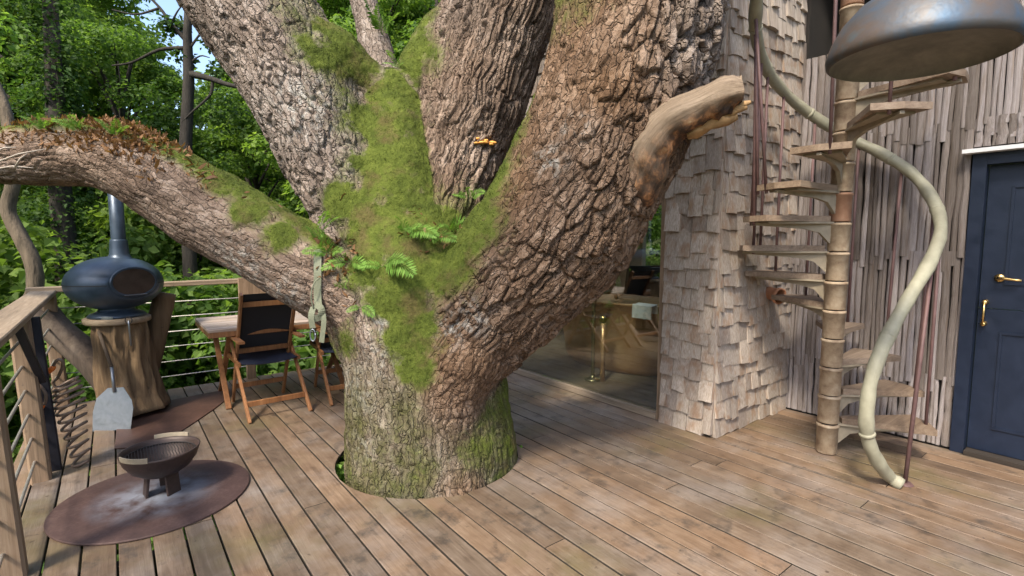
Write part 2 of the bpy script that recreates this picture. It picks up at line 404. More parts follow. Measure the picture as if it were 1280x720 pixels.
def stubmat():
    t = NT('bare_wood'); co = t.coord(); at = t.attr('under'); n = t.noise(co, 16, 5, .65)
    gv = t.noise(t.vm('MULTIPLY', t.n('Attribute', attribute_name='along').outputs['Vector'], (1., 1., .16)), 60, 6, .7, .5)
    top = t.ramp(gv, [(.3, (.11, .075, .047)), (.5, (.20, .145, .095)), (.7, (.29, .22, .155))])
    low = t.ramp(n, [(.36, (.025, .014, .009)), (.5, (.10, .045, .02)), (.6, (.34, .15, .055)), (.72, (.46, .30, .15))])
    return t.set(t.mix(at, top, low), .8, t.bump(t.ma('ADD', n, gv), .006))
MT['stub'] = stubmat()

# ================================================================ noise in numpy
def hsh(ix, iy, iz, k=0):
    h = (ix.astype(np.int64) * 374761393 + iy.astype(np.int64) * 668265263 + iz.astype(np.int64) * 2147483647 + k * 974634777) & 0xFFFFFFFF
    h = ((h ^ (h >> 13)) * 1274126177) & 0xFFFFFFFF
    h = ((h ^ (h >> 15)) * 2246822519) & 0xFFFFFFFF
    return ((h ^ (h >> 16)) & 0xFFFFFF) / float(0xFFFFFF)
def vnoise(p, k=0):
    i = np.floor(p).astype(np.int64); f = p - i; f = f * f * (3 - 2 * f); o = 0.
    for a in (0, 1):
        for b in (0, 1):
            for c in (0, 1):
                w = (f[:, 0] if a else 1-f[:, 0]) * (f[:, 1] if b else 1-f[:, 1]) * (f[:, 2] if c else 1-f[:, 2])
                o = o + w * hsh(i[:, 0]+a, i[:, 1]+b, i[:, 2]+c, k)
    return o
def fbm(p, oct=3, k=0):
    o, a, s = 0., .5, 0.
    for i in range(oct):
        o = o + a * vnoise(p * 2**i, k+i); s += a; a *= .5
    return o / s
def worley(p, k=0):
    i = np.floor(p).astype(np.int64); f1 = np.full(len(p), 9.); f2 = f1.copy(); cid = np.zeros(len(p))
    for a in (-1, 0, 1):
        for b in (-1, 0, 1):
            for c in (-1, 0, 1):
                jx, jy, jz = i[:, 0]+a, i[:, 1]+b, i[:, 2]+c
                h = hsh(jx, jy, jz, k)
                d = np.sqrt((jx + h - p[:, 0])**2 + (jy + hsh(jx, jy, jz, k+1) - p[:, 1])**2 + (jz + hsh(jx, jy, jz, k+2) - p[:, 2])**2)
                n = d < f1; oz = p[:, 2] - (jz + hsh(jx, jy, jz, k+2)); dz = oz if a == b == c == -1 else np.where(n, oz, dz)
                f2 = np.where(n, f1, np.minimum(f2, d)); cid = np.where(n, h, cid); f1 = np.where(n, d, f1)
    return f1, f2, cid, dz
def sstep(a, b, x):
    t = np.clip((x - a) / (b - a), 0, 1); return t * t * (3 - 2 * t)

# ================================================================ the oak
# each limb: (px, py, depth, radius) measured off the photograph, turned into points of the place
def limb(rows):
    P = np.array([np.append(D(a, b, d), r) for a, b, d, r in rows]); return catmull(P, 3)
gx, gy = 1.70, 3.10
trunk_rows = np.array([[gx, gy, -.9, .62], [gx, gy, -.3, .59], [gx, gy, .05, .565], [gx-.005, gy, .3, .535], [gx-.02, gy+.01, .55, .515], [gx-.04, gy+.03, .8, .50], [gx-.09, gy+.07, 1.05, .47], [gx-.12, gy+.12, 1.25, .42]])
LIMBS = [
    dict(name='trunk', P=catmull(trunk_rows, 2), cell=(.045, .045, .36), amp=.032, ridge=.4, kk=1, lap=.2, crk=.65),
    dict(name='left', P=limb([(500, 400, 3.5, .34), (440, 365, 3.42, .31), (385, 338, 3.38, .268), (320, 297, 3.36, .258), (255, 260, 3.36, .262), (200, 224, 3.36, .245), (150, 200, 3.37, .222), (85, 192, 3.4, .198), (0, 195, 3.42, .18), (-110, 185, 3.45, .165), (-240, 150, 3.5, .14)]), cell=(.055, .055, .34), amp=.024, ridge=.4, kk=20, lap=.4, crk=.5),
    dict(name='upleft', P=limb([(475, 350, 3.55, .30), (454, 290, 3.6, .285), (422, 210, 3.65, .325), (369, 100, 3.7, .375), (310, 0, 3.75, .415), (245, -115, 3.8, .42), (170, -260, 3.9, .38), (100, -420, 4.0, .3)]), cell=(.060, .060, .19), amp=.033, ridge=0., kk=40, lap=.9, crk=1.),
    dict(name='mid', P=limb([(530, 370, 3.6, .34), (548, 290, 3.75, .31), (566, 215, 3.92, .325), (588, 140, 4.02, .385), (606, 70, 4.08, .41), (628, 0, 4.12, .415), (655, -110, 4.2, .40), (690, -260, 4.3, .34), (720, -420, 4.4, .28)]), cell=(.052, .052, .50), amp=.062, ridge=.35, kk=60, lap=.2, crk=.7),
    dict(name='right', P=limb([(545, 470, 3.40, .30), (578, 425, 3.34, .37), (625, 365, 3.28, .43), (685, 295, 3.22, .46), (735, 215, 3.17, .47), (770, 130, 3.14, .48), (792, 50, 3.12, .485), (805, -30, 3.12, .48), (822, -150, 3.15, .45), (850, -320, 3.2, .4), (880, -500, 3.3, .32)]), cell=(.064, .064, .20), amp=.058, ridge=.1, kk=80, lap=1., crk=1.),
    dict(name='crotch', P=limb([(490, 400, 3.5, .40), (492, 310, 3.6, .38), (490, 230, 3.72, .32), (488, 165, 3.84, .26), (488, 125, 3.92, .2)]), cell=(.07, .07, .3), amp=.006, ridge=.3, kk=100),
    dict(name='back', P=limb([(500, 200, 3.95, .2), (478, 90, 4.15, .13), (462, 30, 4.3, .11), (440, -60, 4.5, .10), (410, -200, 4.7, .08)]), cell=(.05, .05, .2), amp=.012, ridge=.8, kk=120),
    dict(name='web', P=limb([(415, 70, 3.74, .2), (452, 105, 3.84, .17), (488, 122, 3.92, .17), (520, 105, 4.0, .17), (560, 50, 4.1, .22)]), cell=(.07, .07, .3), amp=.006, ridge=.3, kk=180),
    dict(name='flute', P=np.array([np.append(G(562, 612) + V(.08, .06, -.1), .2), np.append(D(556, 560, 3.2), .2), np.append(D(558, 520, 3.18), .21), np.append(D(562, 480, 3.17), .24), np.append(D(580, 440, 3.14), .26)]), cell=(.05, .05, .13), amp=.024, ridge=.2, kk=140),
    dict(name='rootleft', P=np.array([np.append(D(470, 580, 3.32), .17), np.append(D(468, 520, 3.30), .17), np.append(D(462, 450, 3.32), .17), np.append(D(450, 400, 3.4), .2)]), cell=(.045, .045, .36), amp=.03, ridge=.4, kk=160, lap=.2, crk=.65),
]
for L in LIMBS:
    P = L['P']; seg = P[1:, :3] - P[:-1, :3]; L['len'] = np.append(0, np.cumsum(np.linalg.norm(seg, axis=1)))
    tg = np.gradient(P[:, :3], axis=0); tg /= np.linalg.norm(tg, axis=1)[:, None]
    N = [unit(np.cross(tg[0], V(.3, .9, .1)))]
    for i in range(1, len(P)): N.append(unit(N[-1] - tg[i] * N[-1].dot(tg[i])))
    L['N'] = np.array(N); L['B'] = np.cross(tg, L['N'])
def limb_sdf(L, X, want=False):
    P = L['P'].astype(np.float32); best = np.full(len(X), 9., np.float32); bi = np.zeros(len(X), np.int32); bt = np.zeros(len(X), np.float32)
    for i in range(len(P) - 1):
        a = P[i, :3]; ab = P[i+1, :3] - a; l2 = float(ab @ ab)
        w = X - a; t = np.clip((w @ ab) / l2, 0, 1)
        d = np.sqrt(((w - t[:, None] * ab)**2).sum(1)) - (P[i, 3] + t * (P[i+1, 3] - P[i, 3]))
        if want:
            m = d < best; bi[m] = i; bt[m] = t[m]; best[m] = d[m]
        else: best = np.minimum(best, d)
    return (best, bi, bt) if want else best
KS = {'flute': .05, 'rootleft': .07, 'left': .07, 'upleft': .08, 'mid': .06, 'right': .06, 'crotch': .10, 'back': .05, 'web': .09}
def smin(a, b, k):
    h = np.clip(.5 + .5 * (b - a) / k, 0, 1); return b * (1 - h) + a * h - k * h * (1 - h)
ORDER = ['trunk', 'crotch', 'left', 'upleft', 'back', 'mid', 'web', 'right', 'flute', 'rootleft']
LD = {L['name']: L for L in LIMBS}
def oak_sdf(X):
    d = None
    for nme in ORDER:
        e = limb_sdf(LD[nme], X); d = e if d is None else smin(d, e, KS[nme])
    return d
def surface_nets(lo, hi, h):
    n = np.ceil((hi - lo) / h).astype(int) + 1
    ax = [lo[i] + h * np.arange(n[i]) for i in range(3)]
    val = np.full(n, 9., np.float32)
    first = True
    for nme in ORDER:                      # every limb only touches the box it stands in
        P = LD[nme]['P']; r = P[:, 3].max() + .3
        i0 = np.maximum(0, np.floor((P[:, :3].min(0) - r - lo) / h).astype(int)); i1 = np.minimum(n, np.ceil((P[:, :3].max(0) + r - lo) / h).astype(int))
        if (i1 <= i0).any(): continue
        g = np.stack(np.meshgrid(*[ax[k][i0[k]:i1[k]] for k in range(3)], indexing='ij'), -1).reshape(-1, 3).astype(np.float32)
        sl = tuple(slice(i0[k], i1[k]) for k in range(3))
        e = limb_sdf(LD[nme], g).reshape(val[sl].shape)
        val[sl] = smin(val[sl], e, KS.get(nme, .01))
    ins = val < 0; cnt = np.zeros(n - 1, np.int8)
    for a in (0, 1):
        for b in (0, 1):
            for c in (0, 1): cnt += ins[a:n[0]-1+a, b:n[1]-1+b, c:n[2]-1+c]
    act = (cnt > 0) & (cnt < 8); ids = np.full(n - 1, -1, np.int64); idx = np.argwhere(act); ids[act] = np.arange(len(idx))
    acc = np.zeros((len(idx), 3)); num = np.zeros(len(idx))
    cor = [(a, b, c) for a in (0, 1) for b in (0, 1) for c in (0, 1)]
    for a in cor:
        for b in cor:
            if sum(b) - sum(a) == 1 and all(y >= x for x, y in zip(a, b)):
                va = val[tuple((idx + a).T)]; vb = val[tuple((idx + b).T)]; m = (va < 0) != (vb < 0)
                t = np.where(m, va / np.where(m, va - vb, 1), 0)
                acc[m] += (np.array(a) + t[:, None] * (np.array(b) - np.array(a)))[m]; num[m] += 1
    co = lo + h * (idx + acc / num[:, None]); faces = []
    for d in range(3):
        e1, e2 = (d + 1) % 3, (d + 2) % 3
        s0 = [slice(None)] * 3; s1 = [slice(None)] * 3; s0[d] = slice(0, n[d]-1); s1[d] = slice(1, n[d])
        A = ins[tuple(s0)]; B = ins[tuple(s1)]; q = np.argwhere(A != B)
        q = q[(q[:, e1] > 0) & (q[:, e2] > 0) & (q[:, e1] < n[e1]-1) & (q[:, e2] < n[e2]-1)]
        fl = A[tuple(q.T)]; o1 = np.zeros(3, int); o1[e1] = 1; o2 = np.zeros(3, int); o2[e2] = 1
        k = np.stack([ids[tuple((q - o1 - o2).T)], ids[tuple((q - o2).T)], ids[tuple(q.T)], ids[tuple((q - o1).T)]], 1)
        k[~fl] = k[~fl][:, ::-1]; faces.append(k)
    return co, np.concatenate(faces)
lo = np.array([-1.9, 1.2, -.35]); hi = np.array([4.0, 6.4, 4.9])
co, fq = surface_nets(lo, hi, .031)
me0 = fast_mesh('trunk', co, fq, None)
tmp = link('trunk_build', me0)
sub = tmp.modifiers.new('s', 'SUBSURF'); sub.levels = 2; sub.render_levels = 2
ev = tmp.evaluated_get(bpy.context.evaluated_depsgraph_get()); me1 = bpy.data.meshes.new_from_object(ev)
bpy.data.objects.remove(tmp)
nv = len(me1.vertices); X = np.zeros(nv * 3, np.float32); me1.vertices.foreach_get('co', X); X = X.reshape(-1, 3)
gN = np.zeros(nv * 3, np.float32); me1.vertex_normals.foreach_get('vector', gN); gN = gN.reshape(-1, 3)
# bark relief follows each limb: cells stretched along its axis, blended where limbs join
DS = {}; W = {}
for nme in ORDER:
    P = LD[nme]['P'].astype(np.float32); near = ((X > P[:, :3].min(0) - P[:, 3].max() - .1) & (X < P[:, :3].max(0) + P[:, 3].max() + .1)).all(1)
    a_, b_, c_ = np.full(nv, 9., np.float32), np.zeros(nv, np.int32), np.zeros(nv, np.float32)
    a_[near], b_[near], c_[near] = limb_sdf(LD[nme], X[near], True); DS[nme] = (a_, b_, c_)
for nme in ORDER: W[nme] = np.exp(-np.clip(DS[nme][0], -.01, 9) / .022)
wsum = sum(W.values()) + 1e-9; hgt = np.zeros(nv); bc = np.zeros((nv, 3), np.float32); bw_ = np.zeros(nv); crk = np.zeros(nv)
for nme in ORDER:
    L = LD[nme]; w = W[nme] / wsum; m = w > .02
    if not m.any(): continue
    d, bi, bt = DS[nme]; bi, bt = bi[m], bt[m][:, None]; Xm = X[m].astype(float)
    P = L['P']; c = P[bi, :3] * (1 - bt) + P[bi+1, :3] * bt
    Nn = L['N'][bi] * (1 - bt) + L['N'][bi+1] * bt; Bb = L['B'][bi] * (1 - bt) + L['B'][bi+1] * bt
    s = L['len'][bi] * (1 - bt[:, 0]) + L['len'][bi+1] * bt[:, 0]; wv = Xm - c
    q = np.stack([(wv * Nn).sum(1), (wv * Bb).sum(1), s], 1)
    k = L['kk']
    warp = np.stack([fbm(Xm * 7, 2, k+i) for i in range(3)], 1) - .5
    u = (q + warp * (V(.11, .11, .14) if nme == 'upleft' else V(.07, .07, .10))) / V(*L['cell'])
    f1, f2, cid, dz = worley(u, k)
    g1, g2, cid2, _ = worley(u * 2.1 + 5.3, k + 4)
    plate = sstep(.0, .17, f2 - f1) * (.45 + .4 * cid - .45 * np.clip(dz, -.6, .6) * L.get('lap', .6)) * .85 + .15 * sstep(0, .3, g2 - g1) * cid2
    big = w[m] > bw_[m]; im = np.where(m)[0][big]; bc[im] = q[big] * V(1, 1, 1.15 * L['cell'][0] / L['cell'][2]) + k; bw_[im] = w[m][big]
    rid = 1 - np.abs(2 * fbm((q + warp * V(.06, .06, .25)) / (V(*L['cell']) * V(.9, .9, 2.0)), 2, k+7) - 1) * 2.2
    fine = fbm(Xm * 60, 2, k+9) - .5
    vary = .55 + .75 * fbm(Xm * 2.5, 2, k+12)
    h = ((plate * (1 - L['ridge']) + np.clip(rid, 0, 1) * L['ridge'] * (.6 + .4 * plate)) * L['amp'] + fine * .006 * min(1, L['amp'] / .015)) * vary
    hgt[m] += w[m] * (h - L['amp'] * .5); crk[m] += w[m] * L.get('crk', .6)
# moss: where it grows in the photograph, the fork, the ridge of the right limb, tops of limbs, the foot
up = gN[:, 2]
def blob(px, py, dep, r): 
    c = D(px, py, dep).astype(np.float32); return np.exp(-((X - c)**2).sum(1) / (r * r))
moss = np.zeros(nv)
for a in [(480, 140, 3.5, .26), (485, 200, 3.3, .27), (495, 270, 3.25, .30), (470, 300, 3.2, .22), (520, 330, 3.1, .26), (570, 320, 3.05, .24), (600, 285, 3.05, .22), (630, 230, 3.1, .20), (650, 180, 3.15, .17), (662, 130, 3.2, .10), (440, 60, 3.5, .22), (420, 20, 3.5, .18), (510, 60, 3.7, .22),
          (512, 415, 3.0, .2), (520, 460, 2.98, .13), (500, 370, 3.05, .22), (430, 250, 3.3, .16), (455, 330, 3.1, .16), (400, 60, 3.4, .16), (315, 262, 3.18, .13), (350, 295, 3.15, .11), (275, 228, 3.2, .10), (330, 250, 3.3, .12), (540, 280, 3.3, .3), (595, 250, 3.4, .22)]:
    moss = np.maximum(moss, 1.15 * blob(*a))
crot = np.clip(W['crotch'] / wsum * 1.5, 0, 1)
crot = np.maximum(crot, W['web'] / wsum); moss = np.maximum(moss, crot * .8)
lw = W['left'] / wsum; moss = np.maximum(moss, lw * sstep(.45, .85, up) * .85)
tw = (W['trunk'] + W['rootleft']) / wsum
nz = fbm(X.astype(float) * 4, 3, 300)
moss = np.maximum(moss, tw * (.12 + .3 * nz) * sstep(1.0, .1, X[:, 2]))
algae = tw * sstep(1.05, .35, X[:, 2]) * (.7 + .5 * nz)
right_side = sstep(.1, .6, (gN @ RT.astype(np.float32))); moss = np.maximum(moss, tw * right_side * (.25 + .42 * nz) * sstep(.95, .6, X[:, 2]))
moss = np.maximum(moss, .42 * (W['upleft'] / wsum) * sstep(-.1, .7, gN @ RT.astype(np.float32)))
moss = np.maximum(moss, .52 * (W['right'] / wsum) * sstep(2.3, 3.0, X[:, 2]) * sstep(.1, -.6, gN @ RT.astype(np.float32)))
moss *= .35 + 1.3 * fbm(X.astype(float) * 8, 3, 320)
lich = np.zeros(nv)
for a in [(590, 400, 2.85, .1), (440, 490, 3.1, .16), (462, 450, 2.95, .16), (480, 400, 3.0, .13), (685, 200, 2.75, .08), (717, 158, 2.7, .07), (560, 410, 2.9, .1), (300, 330, 3.15, .14), (350, 370, 3.15, .12), (380, 130, 3.3, .22), (445, 560, 3.05, .12)]:
    lich = np.maximum(lich, blob(*a))
warm = np.clip(.25 * tw + .8 * W['right'] / wsum + .9 * W['flute'] / wsum + .55 * lw + .05 * W['upleft'] / wsum + .45 * W['mid'] / wsum + .5 * crot + .6 * (fbm(X.astype(float) * 2.2, 3, 340) - .5), 0, 1)
warm = warm * (1 - .9 * (W['right'] / wsum) * sstep(-.1, .45, gN @ RT.astype(np.float32)) * sstep(2.0, 2.5, X[:, 2]))
rough_r = (W['right'] / wsum) * sstep(-.05, .4, gN @ RT.astype(np.float32)) * sstep(1.9, 2.4, X[:, 2])
hgt *= 1 + .9 * rough_r
smooth_r = (W['right'] / wsum) * sstep(.05, -.55, gN @ RT.astype(np.float32)) * sstep(1.3, 1.8, X[:, 2]); hgt *= 1 - .6 * smooth_r; crk *= 1 - .3 * smooth_r
ms = sstep(.35, .7, moss)
hgt = hgt * (1 - .75 * ms) + ms * (.012 + .018 * (fbm(X.astype(float) * 28, 3, 360) - .5))
lump = (fbm(X.astype(float) * 3.0, 2, 380) - .5) * .06
X = (X + gN * (hgt + lump)[:, None]).astype(np.float32)
me1.vertices.foreach_set('co', X.ravel()); me1.name = 'trunk'
me1.polygons.foreach_set('use_smooth', np.ones(len(me1.polygons), bool)); me1.materials.append(MT['bark'])
at = me1.attributes.new('bc', 'FLOAT_VECTOR', 'POINT'); at.data.foreach_set('vector', bc.ravel())
for nme, arr in (('crk', crk), ('algae', algae), ('moss', moss), ('lichen', lich), ('warm', warm)):
    at = me1.attributes.new(nme, 'FLOAT', 'POINT'); at.data.foreach_set('value', arr.astype(np.float32))
me1.update()
oak_base = (gx, gy, 0.)
oak = thing('oak_tree', 'huge old oak with mossy forking limbs growing through the round deck hole', 'tree', oak_base)
trunk_o = link('trunk', me1, oak)
polys = np.zeros(len(me1.loops), np.int32); me1.loops.foreach_get('vertex_index', polys)
BVH = BVHTree.FromPolygons(X.tolist(), polys.reshape(-1, 4).tolist())
def surf(px, py):
    """the point of bark seen at a pixel, with its normal"""
    d = Vector(unit(ray(px, py))); p, n, i, t = BVH.ray_cast(Vector(C0), d)
    return (V(*p), V(*n)) if p else (None, None)

# moss fuzz: short blades standing on the mossy bark (countless: one part)
pw = ms**3 * (X[:, 2] > .5); cand = RNG.choice(nv, 26000, replace=False, p=pw / pw.sum())
def blades(base, nrm, length, wid, jit=.7):
    n = len(base); dr = nrm + RNG.normal(0, jit, (n, 3)); dr /= np.linalg.norm(dr, axis=1)[:, None]
    sd = np.cross(dr, RNG.normal(0, 1, (n, 3))); sd /= np.linalg.norm(sd, axis=1)[:, None]
    l = length * RNG.uniform(.5, 1.3, n)[:, None]; w = wid * RNG.uniform(.6, 1.3, n)[:, None]
    droop = np.array([0, 0, -1.]) * l * .35
    v = np.stack([base - sd * w * .4, base + dr * l * .5 - sd * w, base + dr * l + droop, base + dr * l * .5 + sd * w], 1).reshape(-1, 3)
    return v, np.arange(4 * n).reshape(-1, 4)
MT['mossblade'] = leafmat('moss_blade', (.036, .05, .010), (.078, .10, .016), (.14, .165, .032), .32, 5)
vb, fb = blades(X[cand] - gN[cand] * .003, gN[cand], .011, .0028)
tag(link('moss', fast_mesh('moss', vb, fb, MT['mossblade']), oak), kind='stuff')

# the broken stub
sp = catmull([np.append(D(*a), r) for a, r in [((770, 265, 3.0), .15), ((797, 228, 2.87), .14), ((812, 190, 2.78), .125), ((838, 158, 2.72), .118), ((878, 136, 2.67), .108), ((912, 122, 2.635), .096), ((927, 119, 2.62), .088)]], 6)
def twisted(P, n=28, amp=.02, seed=0, hollow=0.):
    vs = []; tgs = np.gradient(P[:, :3], axis=0); nr = unit(np.cross(unit(tgs[0]), V(0, 0, 1)))
    for i in range(len(P)):
        t = unit(tgs[i]); nr = unit(nr - t * nr.dot(t)); b = np.cross(nr, t)
        for k in range(n):
            a = 2 * math.pi * k / n
            vs.append((P[i, :3], nr * math.cos(a) + b * math.sin(a), P[i, 3]))
    c = np.array([v[0] for v in vs]); dr = np.array([v[1] for v in vs]); r = np.array([v[2] for v in vs])
    low = sstep(.05, -.75, dr[:, 2]); q = c + dr * r[:, None]
    nz = fbm(q * 14, 3, seed) - .5; st = fbm(np.stack([dr[:, 0] * 3, dr[:, 1] * 3 + dr[:, 2] * 3, np.repeat(np.arange(len(P)), n) * .06], 1) * 2.2, 2, seed+5) - .5
    q = q + dr * (nz * (.02 + .09 * low) + st * .035 - hollow * low * (.02 + .022 * (fbm(q * 7, 2, seed+9) > .5)))[:, None]
    return q, low, n
q, low, n = twisted(sp, 30, seed=420, hollow=1.)
m = len(sp); ff = [(i*n+k, i*n+(k+1) % n, (i+1)*n+(k+1) % n, (i+1)*n+k) for i in range(m-1) for k in range(n)]
mbs = MB().add(q, ff, True); ringc = q[-n:].mean(0)
stub = mbs.build('broken_branch', MT['stub'], oak); tag(stub, 'barkless broken branch stub with rotten orange underside')
at = stub.data.attributes.new('along', 'FLOAT_VECTOR', 'POINT'); at.data.foreach_set('vector', np.stack([np.cos(np.tile(np.arange(n), m) * 6.283 / n) * .12, np.sin(np.tile(np.arange(n), m) * 6.283 / n) * .12, np.repeat(np.arange(m), n) * .016], 1).astype(np.float32).ravel())
at = stub.data.attributes.new('under', 'FLOAT', 'POINT'); at.data.foreach_set('value', low.astype(np.float32))
ce = MB(); tdir = unit(sp[-1, :3] - sp[-3, :3]); ce.add(np.vstack([q[-n:], ringc + (q[-n:] - ringc) * .5 + tdir * .006, ringc + tdir * .004]), [(k, (k+1) % n, n + (k+1) % n, n + k) for k in range(n)] + [(n + k, n + (k+1) % n, 2 * n) for k in range(n)])
MT['cutend'] = plain('cut_wood', (.30, .24, .14), .85, 0, .3, 30, .003)
ce.build('cut_end', MT['cutend'], stub)
spl = MB()
MT['split'] = plain('split_wood', (.36, .22, .10), .85, 0, .3, 25, .004)
for a, b, r in (((888, 149, 2.67), (934, 134, 2.61), .026), ((872, 158, 2.69), (922, 145, 2.63), .028), ((905, 140, 2.65), (939, 128, 2.60), .016), ((858, 168, 2.71), (905, 151, 2.66), .026)):
    spl.tube(np.linspace(D(*a), D(*b), 5), [r, r*1.1, r, r*.9, r*.45], 7, wob=1.1)
spl.build('splinter', MT['split'], stub)

# oak crown, added sunward of the deck to dapple its light, above the picture
def leaf_cloud(centres, radii, per, size, flat=.7, seed=1):
    rg = np.random.default_rng(seed); allv = []
    for c, r in zip(centres, radii):
        k = int(per * rg.uniform(.7, 1.3)); d = rg.normal(0, 1, (k, 3)); d /= np.linalg.norm(d, axis=1)[:, None]
        p = c + d * (r * rg.uniform(.35, 1., k)**.6)[:, None] * V(1, 1, flat)
        nrm = d * .55 + V(0, 0, .75) + rg.normal(0, .45, (k, 3)); nrm /= np.linalg.norm(nrm, axis=1)[:, None]
        t = np.cross(nrm, rg.normal(0, 1, (k, 3))); t /= np.linalg.norm(t, axis=1)[:, None]; b = np.cross(nrm, t)
        l = (size * rg.uniform(.6, 1.35, k))[:, None]; w = l * .36
        allv.append(np.stack([p, p + t * l * .5 + b * w + nrm * l * .08, p + t * l - nrm * l * .12, p + t * l * .5 - b * w + nrm * l * .08], 1).reshape(-1, 3))
    v = np.concatenate(allv); return v, np.arange(len(v)).reshape(-1, 4)
cc = []; rr = []
for i in range(40):
    a = RNG.uniform(0, 6.28); rad = 5.2 * math.sqrt(RNG.uniform(0, 1))
    cc.append(V(gx - 2.6 + rad * math.cos(a), gy - 1.9 + rad * math.sin(a), RNG.uniform(5.2, 7.4))); rr.append(RNG.uniform(.35, .75))
vb, fb = leaf_cloud(cc, rr, 190, .11, .55, 5)
tag(link('crown', fast_mesh('crown', vb, fb, MT['leaf_a']), oak), kind='stuff')

for ch in oak.children: ch.location = (-gx, -gy, 0)

# ================================================================ deck
XG, XL, YP = 3.55, 4.70, 2.10                # face of the glazed front, face of the lath wall, side of the shingled pier
PITCHX, GAPX = .138, .0095
HX, HY, HR = 1.675, 3.125, .625              # the round hole for the oak
deck_mb = MB()
for y in np.arange(-2.6, 6.2, .62):
    for x0, x1 in ((-.6, HX - HR - .08), (HX + HR + .08, 4.68)) if abs(y - HY) < HR + .1 else ((-.6, 4.68),):
        if y > YP and x1 > XG: x1 = XG
        deck_mb.span((x0, y - .03, -.19), (x1, y + .03, -.032))
deck_mb.span((-.62, -2.65, -.24), (-.57, 6.2, -.034)); deck_mb.span((-.62, 6.14, -.24), (3.5, 6.19, -.034))
deck = tag(deck_mb.build('deck', MT['joist']), kind='structure')
def plank(x0, x1, lo, hi, curved, z=0.):
    xs = np.linspace(x0, x1, 9 if curved else 2); b = .003; n = len(xs); m = MB()
    xi = np.clip(xs, x0 + b, x1 - b); z0 = z - .03
    L = [lo(x) if callable(lo) else lo for x in xs]; Hh = [hi(x) if callable(hi) else hi for x in xs]
    rows = [[(x, y, z) for x, y in zip(xi, L)], [(x, y, z) for x, y in zip(xi, Hh)],
            [(x, y, z - b) for x, y in zip(xs, L)], [(x, y, z - b) for x, y in zip(xs, Hh)],
            [(x, y, z0) for x, y in zip(xs, L)], [(x, y, z0) for x, y in zip(xs, Hh)]]
    vs = sum(rows, []); f = []
    for i in range(n - 1): f += [(i, i+1, n+i+1, n+i), (2*n+i, 2*n+i+1, i+1, i), (n+i, n+i+1, 3*n+i+1, 3*n+i), (4*n+i, 4*n+i+1, 2*n+i+1, 2*n+i), (3*n+i, 3*n+i+1, 5*n+i+1, 5*n+i), (5*n+i, 5*n+i+1, 4*n+i+1, 4*n+i)]
    f += [(0, n, 3*n, 2*n), (2*n, 3*n, 5*n, 4*n), (2*n-1, n-1, 3*n-1, 4*n-1), (4*n-1, 3*n-1, 5*n-1, 6*n-1)]
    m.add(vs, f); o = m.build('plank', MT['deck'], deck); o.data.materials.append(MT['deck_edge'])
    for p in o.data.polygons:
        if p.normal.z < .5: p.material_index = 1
x = -.34 - 2 * PITCHX; ci = 0
while x < XL - .02:
    x0, x1 = x + GAPX / 2, min(x + PITCHX - GAPX / 2, XL - .012)
    yend = 6.15 if x1 < XG else (YP - .012 if x0 > XG - .02 else 6.15)
    if x0 < XG < x1:                                    # board that runs into the house front
        plank(XG - .0045, x1, -2.6, YP - .03, False, 0.); x1 = XG - .0095
    z = random.uniform(-.0025, .0015)
    cuts = [-2.6]; y = -2.6 + random.choice([.9, 1.9, 2.7, 3.6, 4.4])
    while y < yend - .5: cuts.append(y); y += random.choice([3.6, 4.2, 4.8])
    cuts.append(yend)
    hits = x1 > HX - HR and x0 < HX + HR
    for a, b in zip(cuts[:-1], cuts[1:]):
        a += .0025; b -= .0025
        if hits:
            hlo = lambda X_: HY - math.sqrt(max(0, HR**2 - (X_ - HX)**2)); hhi = lambda X_: HY + math.sqrt(max(0, HR**2 - (X_ - HX)**2))
            xm = [x0, x1, min(max(HX, x0), x1)]; mn, mx = min(map(hlo, xm)), max(map(hhi, xm))
            if b <= mn or a >= mx: plank(x0, x1, a, b, False, z)
            else:
                if a < mn: plank(x0, x1, a, lambda X_, b=b: min(b, hlo(X_)), True, z)
                if b > mx: plank(x0, x1, lambda X_, a=a: max(a, hhi(X_)), b, True, z)
        else: plank(x0, x1, a, b, False, z)
    x += PITCHX; ci += 1
# stilts under the deck
for px_, py_ in ((-.45, .4), (-.45, 5.9), (3.2, 5.9), (2.6, -.6)):
    st = MB().tube(np.linspace(V(px_, py_, -4.2), V(px_, py_, -.2), 4), [.12, .11, .1, .1], 9).build('deck_stilt', MT['trunk_pale'])
    tag(st, 'round timber stilt holding up the deck from the forest floor', 'stilt', 'stilts under the deck')

# ================================================================ house: shingled pier, glazed front, lath wall, door
UNIT = []
for k in range(5):                                        # a cleft shingle: thin at the head, thick and uneven at the butt
    j = [random.uniform(-.03, .03) for _ in range(6)]
    vs = [(-.5, 0, 0 + j[0]), (0., 0, j[1]), (.5, 0, 0 + j[2]), (.5 + j[3], -.25, 1), (0, -.28, 1), (-.5 + j[4], -.25, 1),
          (-.5, -1, 0 + j[0]), (0, -1 - abs(j[5]) * 3, j[1]), (.5, -1, 0 + j[2]), (.5 + j[3], -.5, 1), (0, -.55, 1), (-.5 + j[4], -.5, 1)]
    UNIT.append(MB().add(vs, [(6, 7, 10, 11), (7, 8, 9, 10), (0, 1, 7, 6), (1, 2, 8, 7), (0, 6, 11, 5), (2, 3, 9, 8), (3, 4, 10, 9), (4, 5, 11, 10), (1, 0, 5, 4), (2, 1, 4, 3)]).mesh('shingle', MT['shingle']))
HWALL = 4.05
pier = thing('shingle_wall', 'pier clad in silvery cleft wooden shingles between the big window and the spiral stair', 'wall', (4.1, 2.6, 0))
MB().span((XG + .022, YP + .022, -.1), (XL + .6, 2.57, HWALL)).build('backing_wall', MT['backing'], pier, (4.1, 2.6, 0))
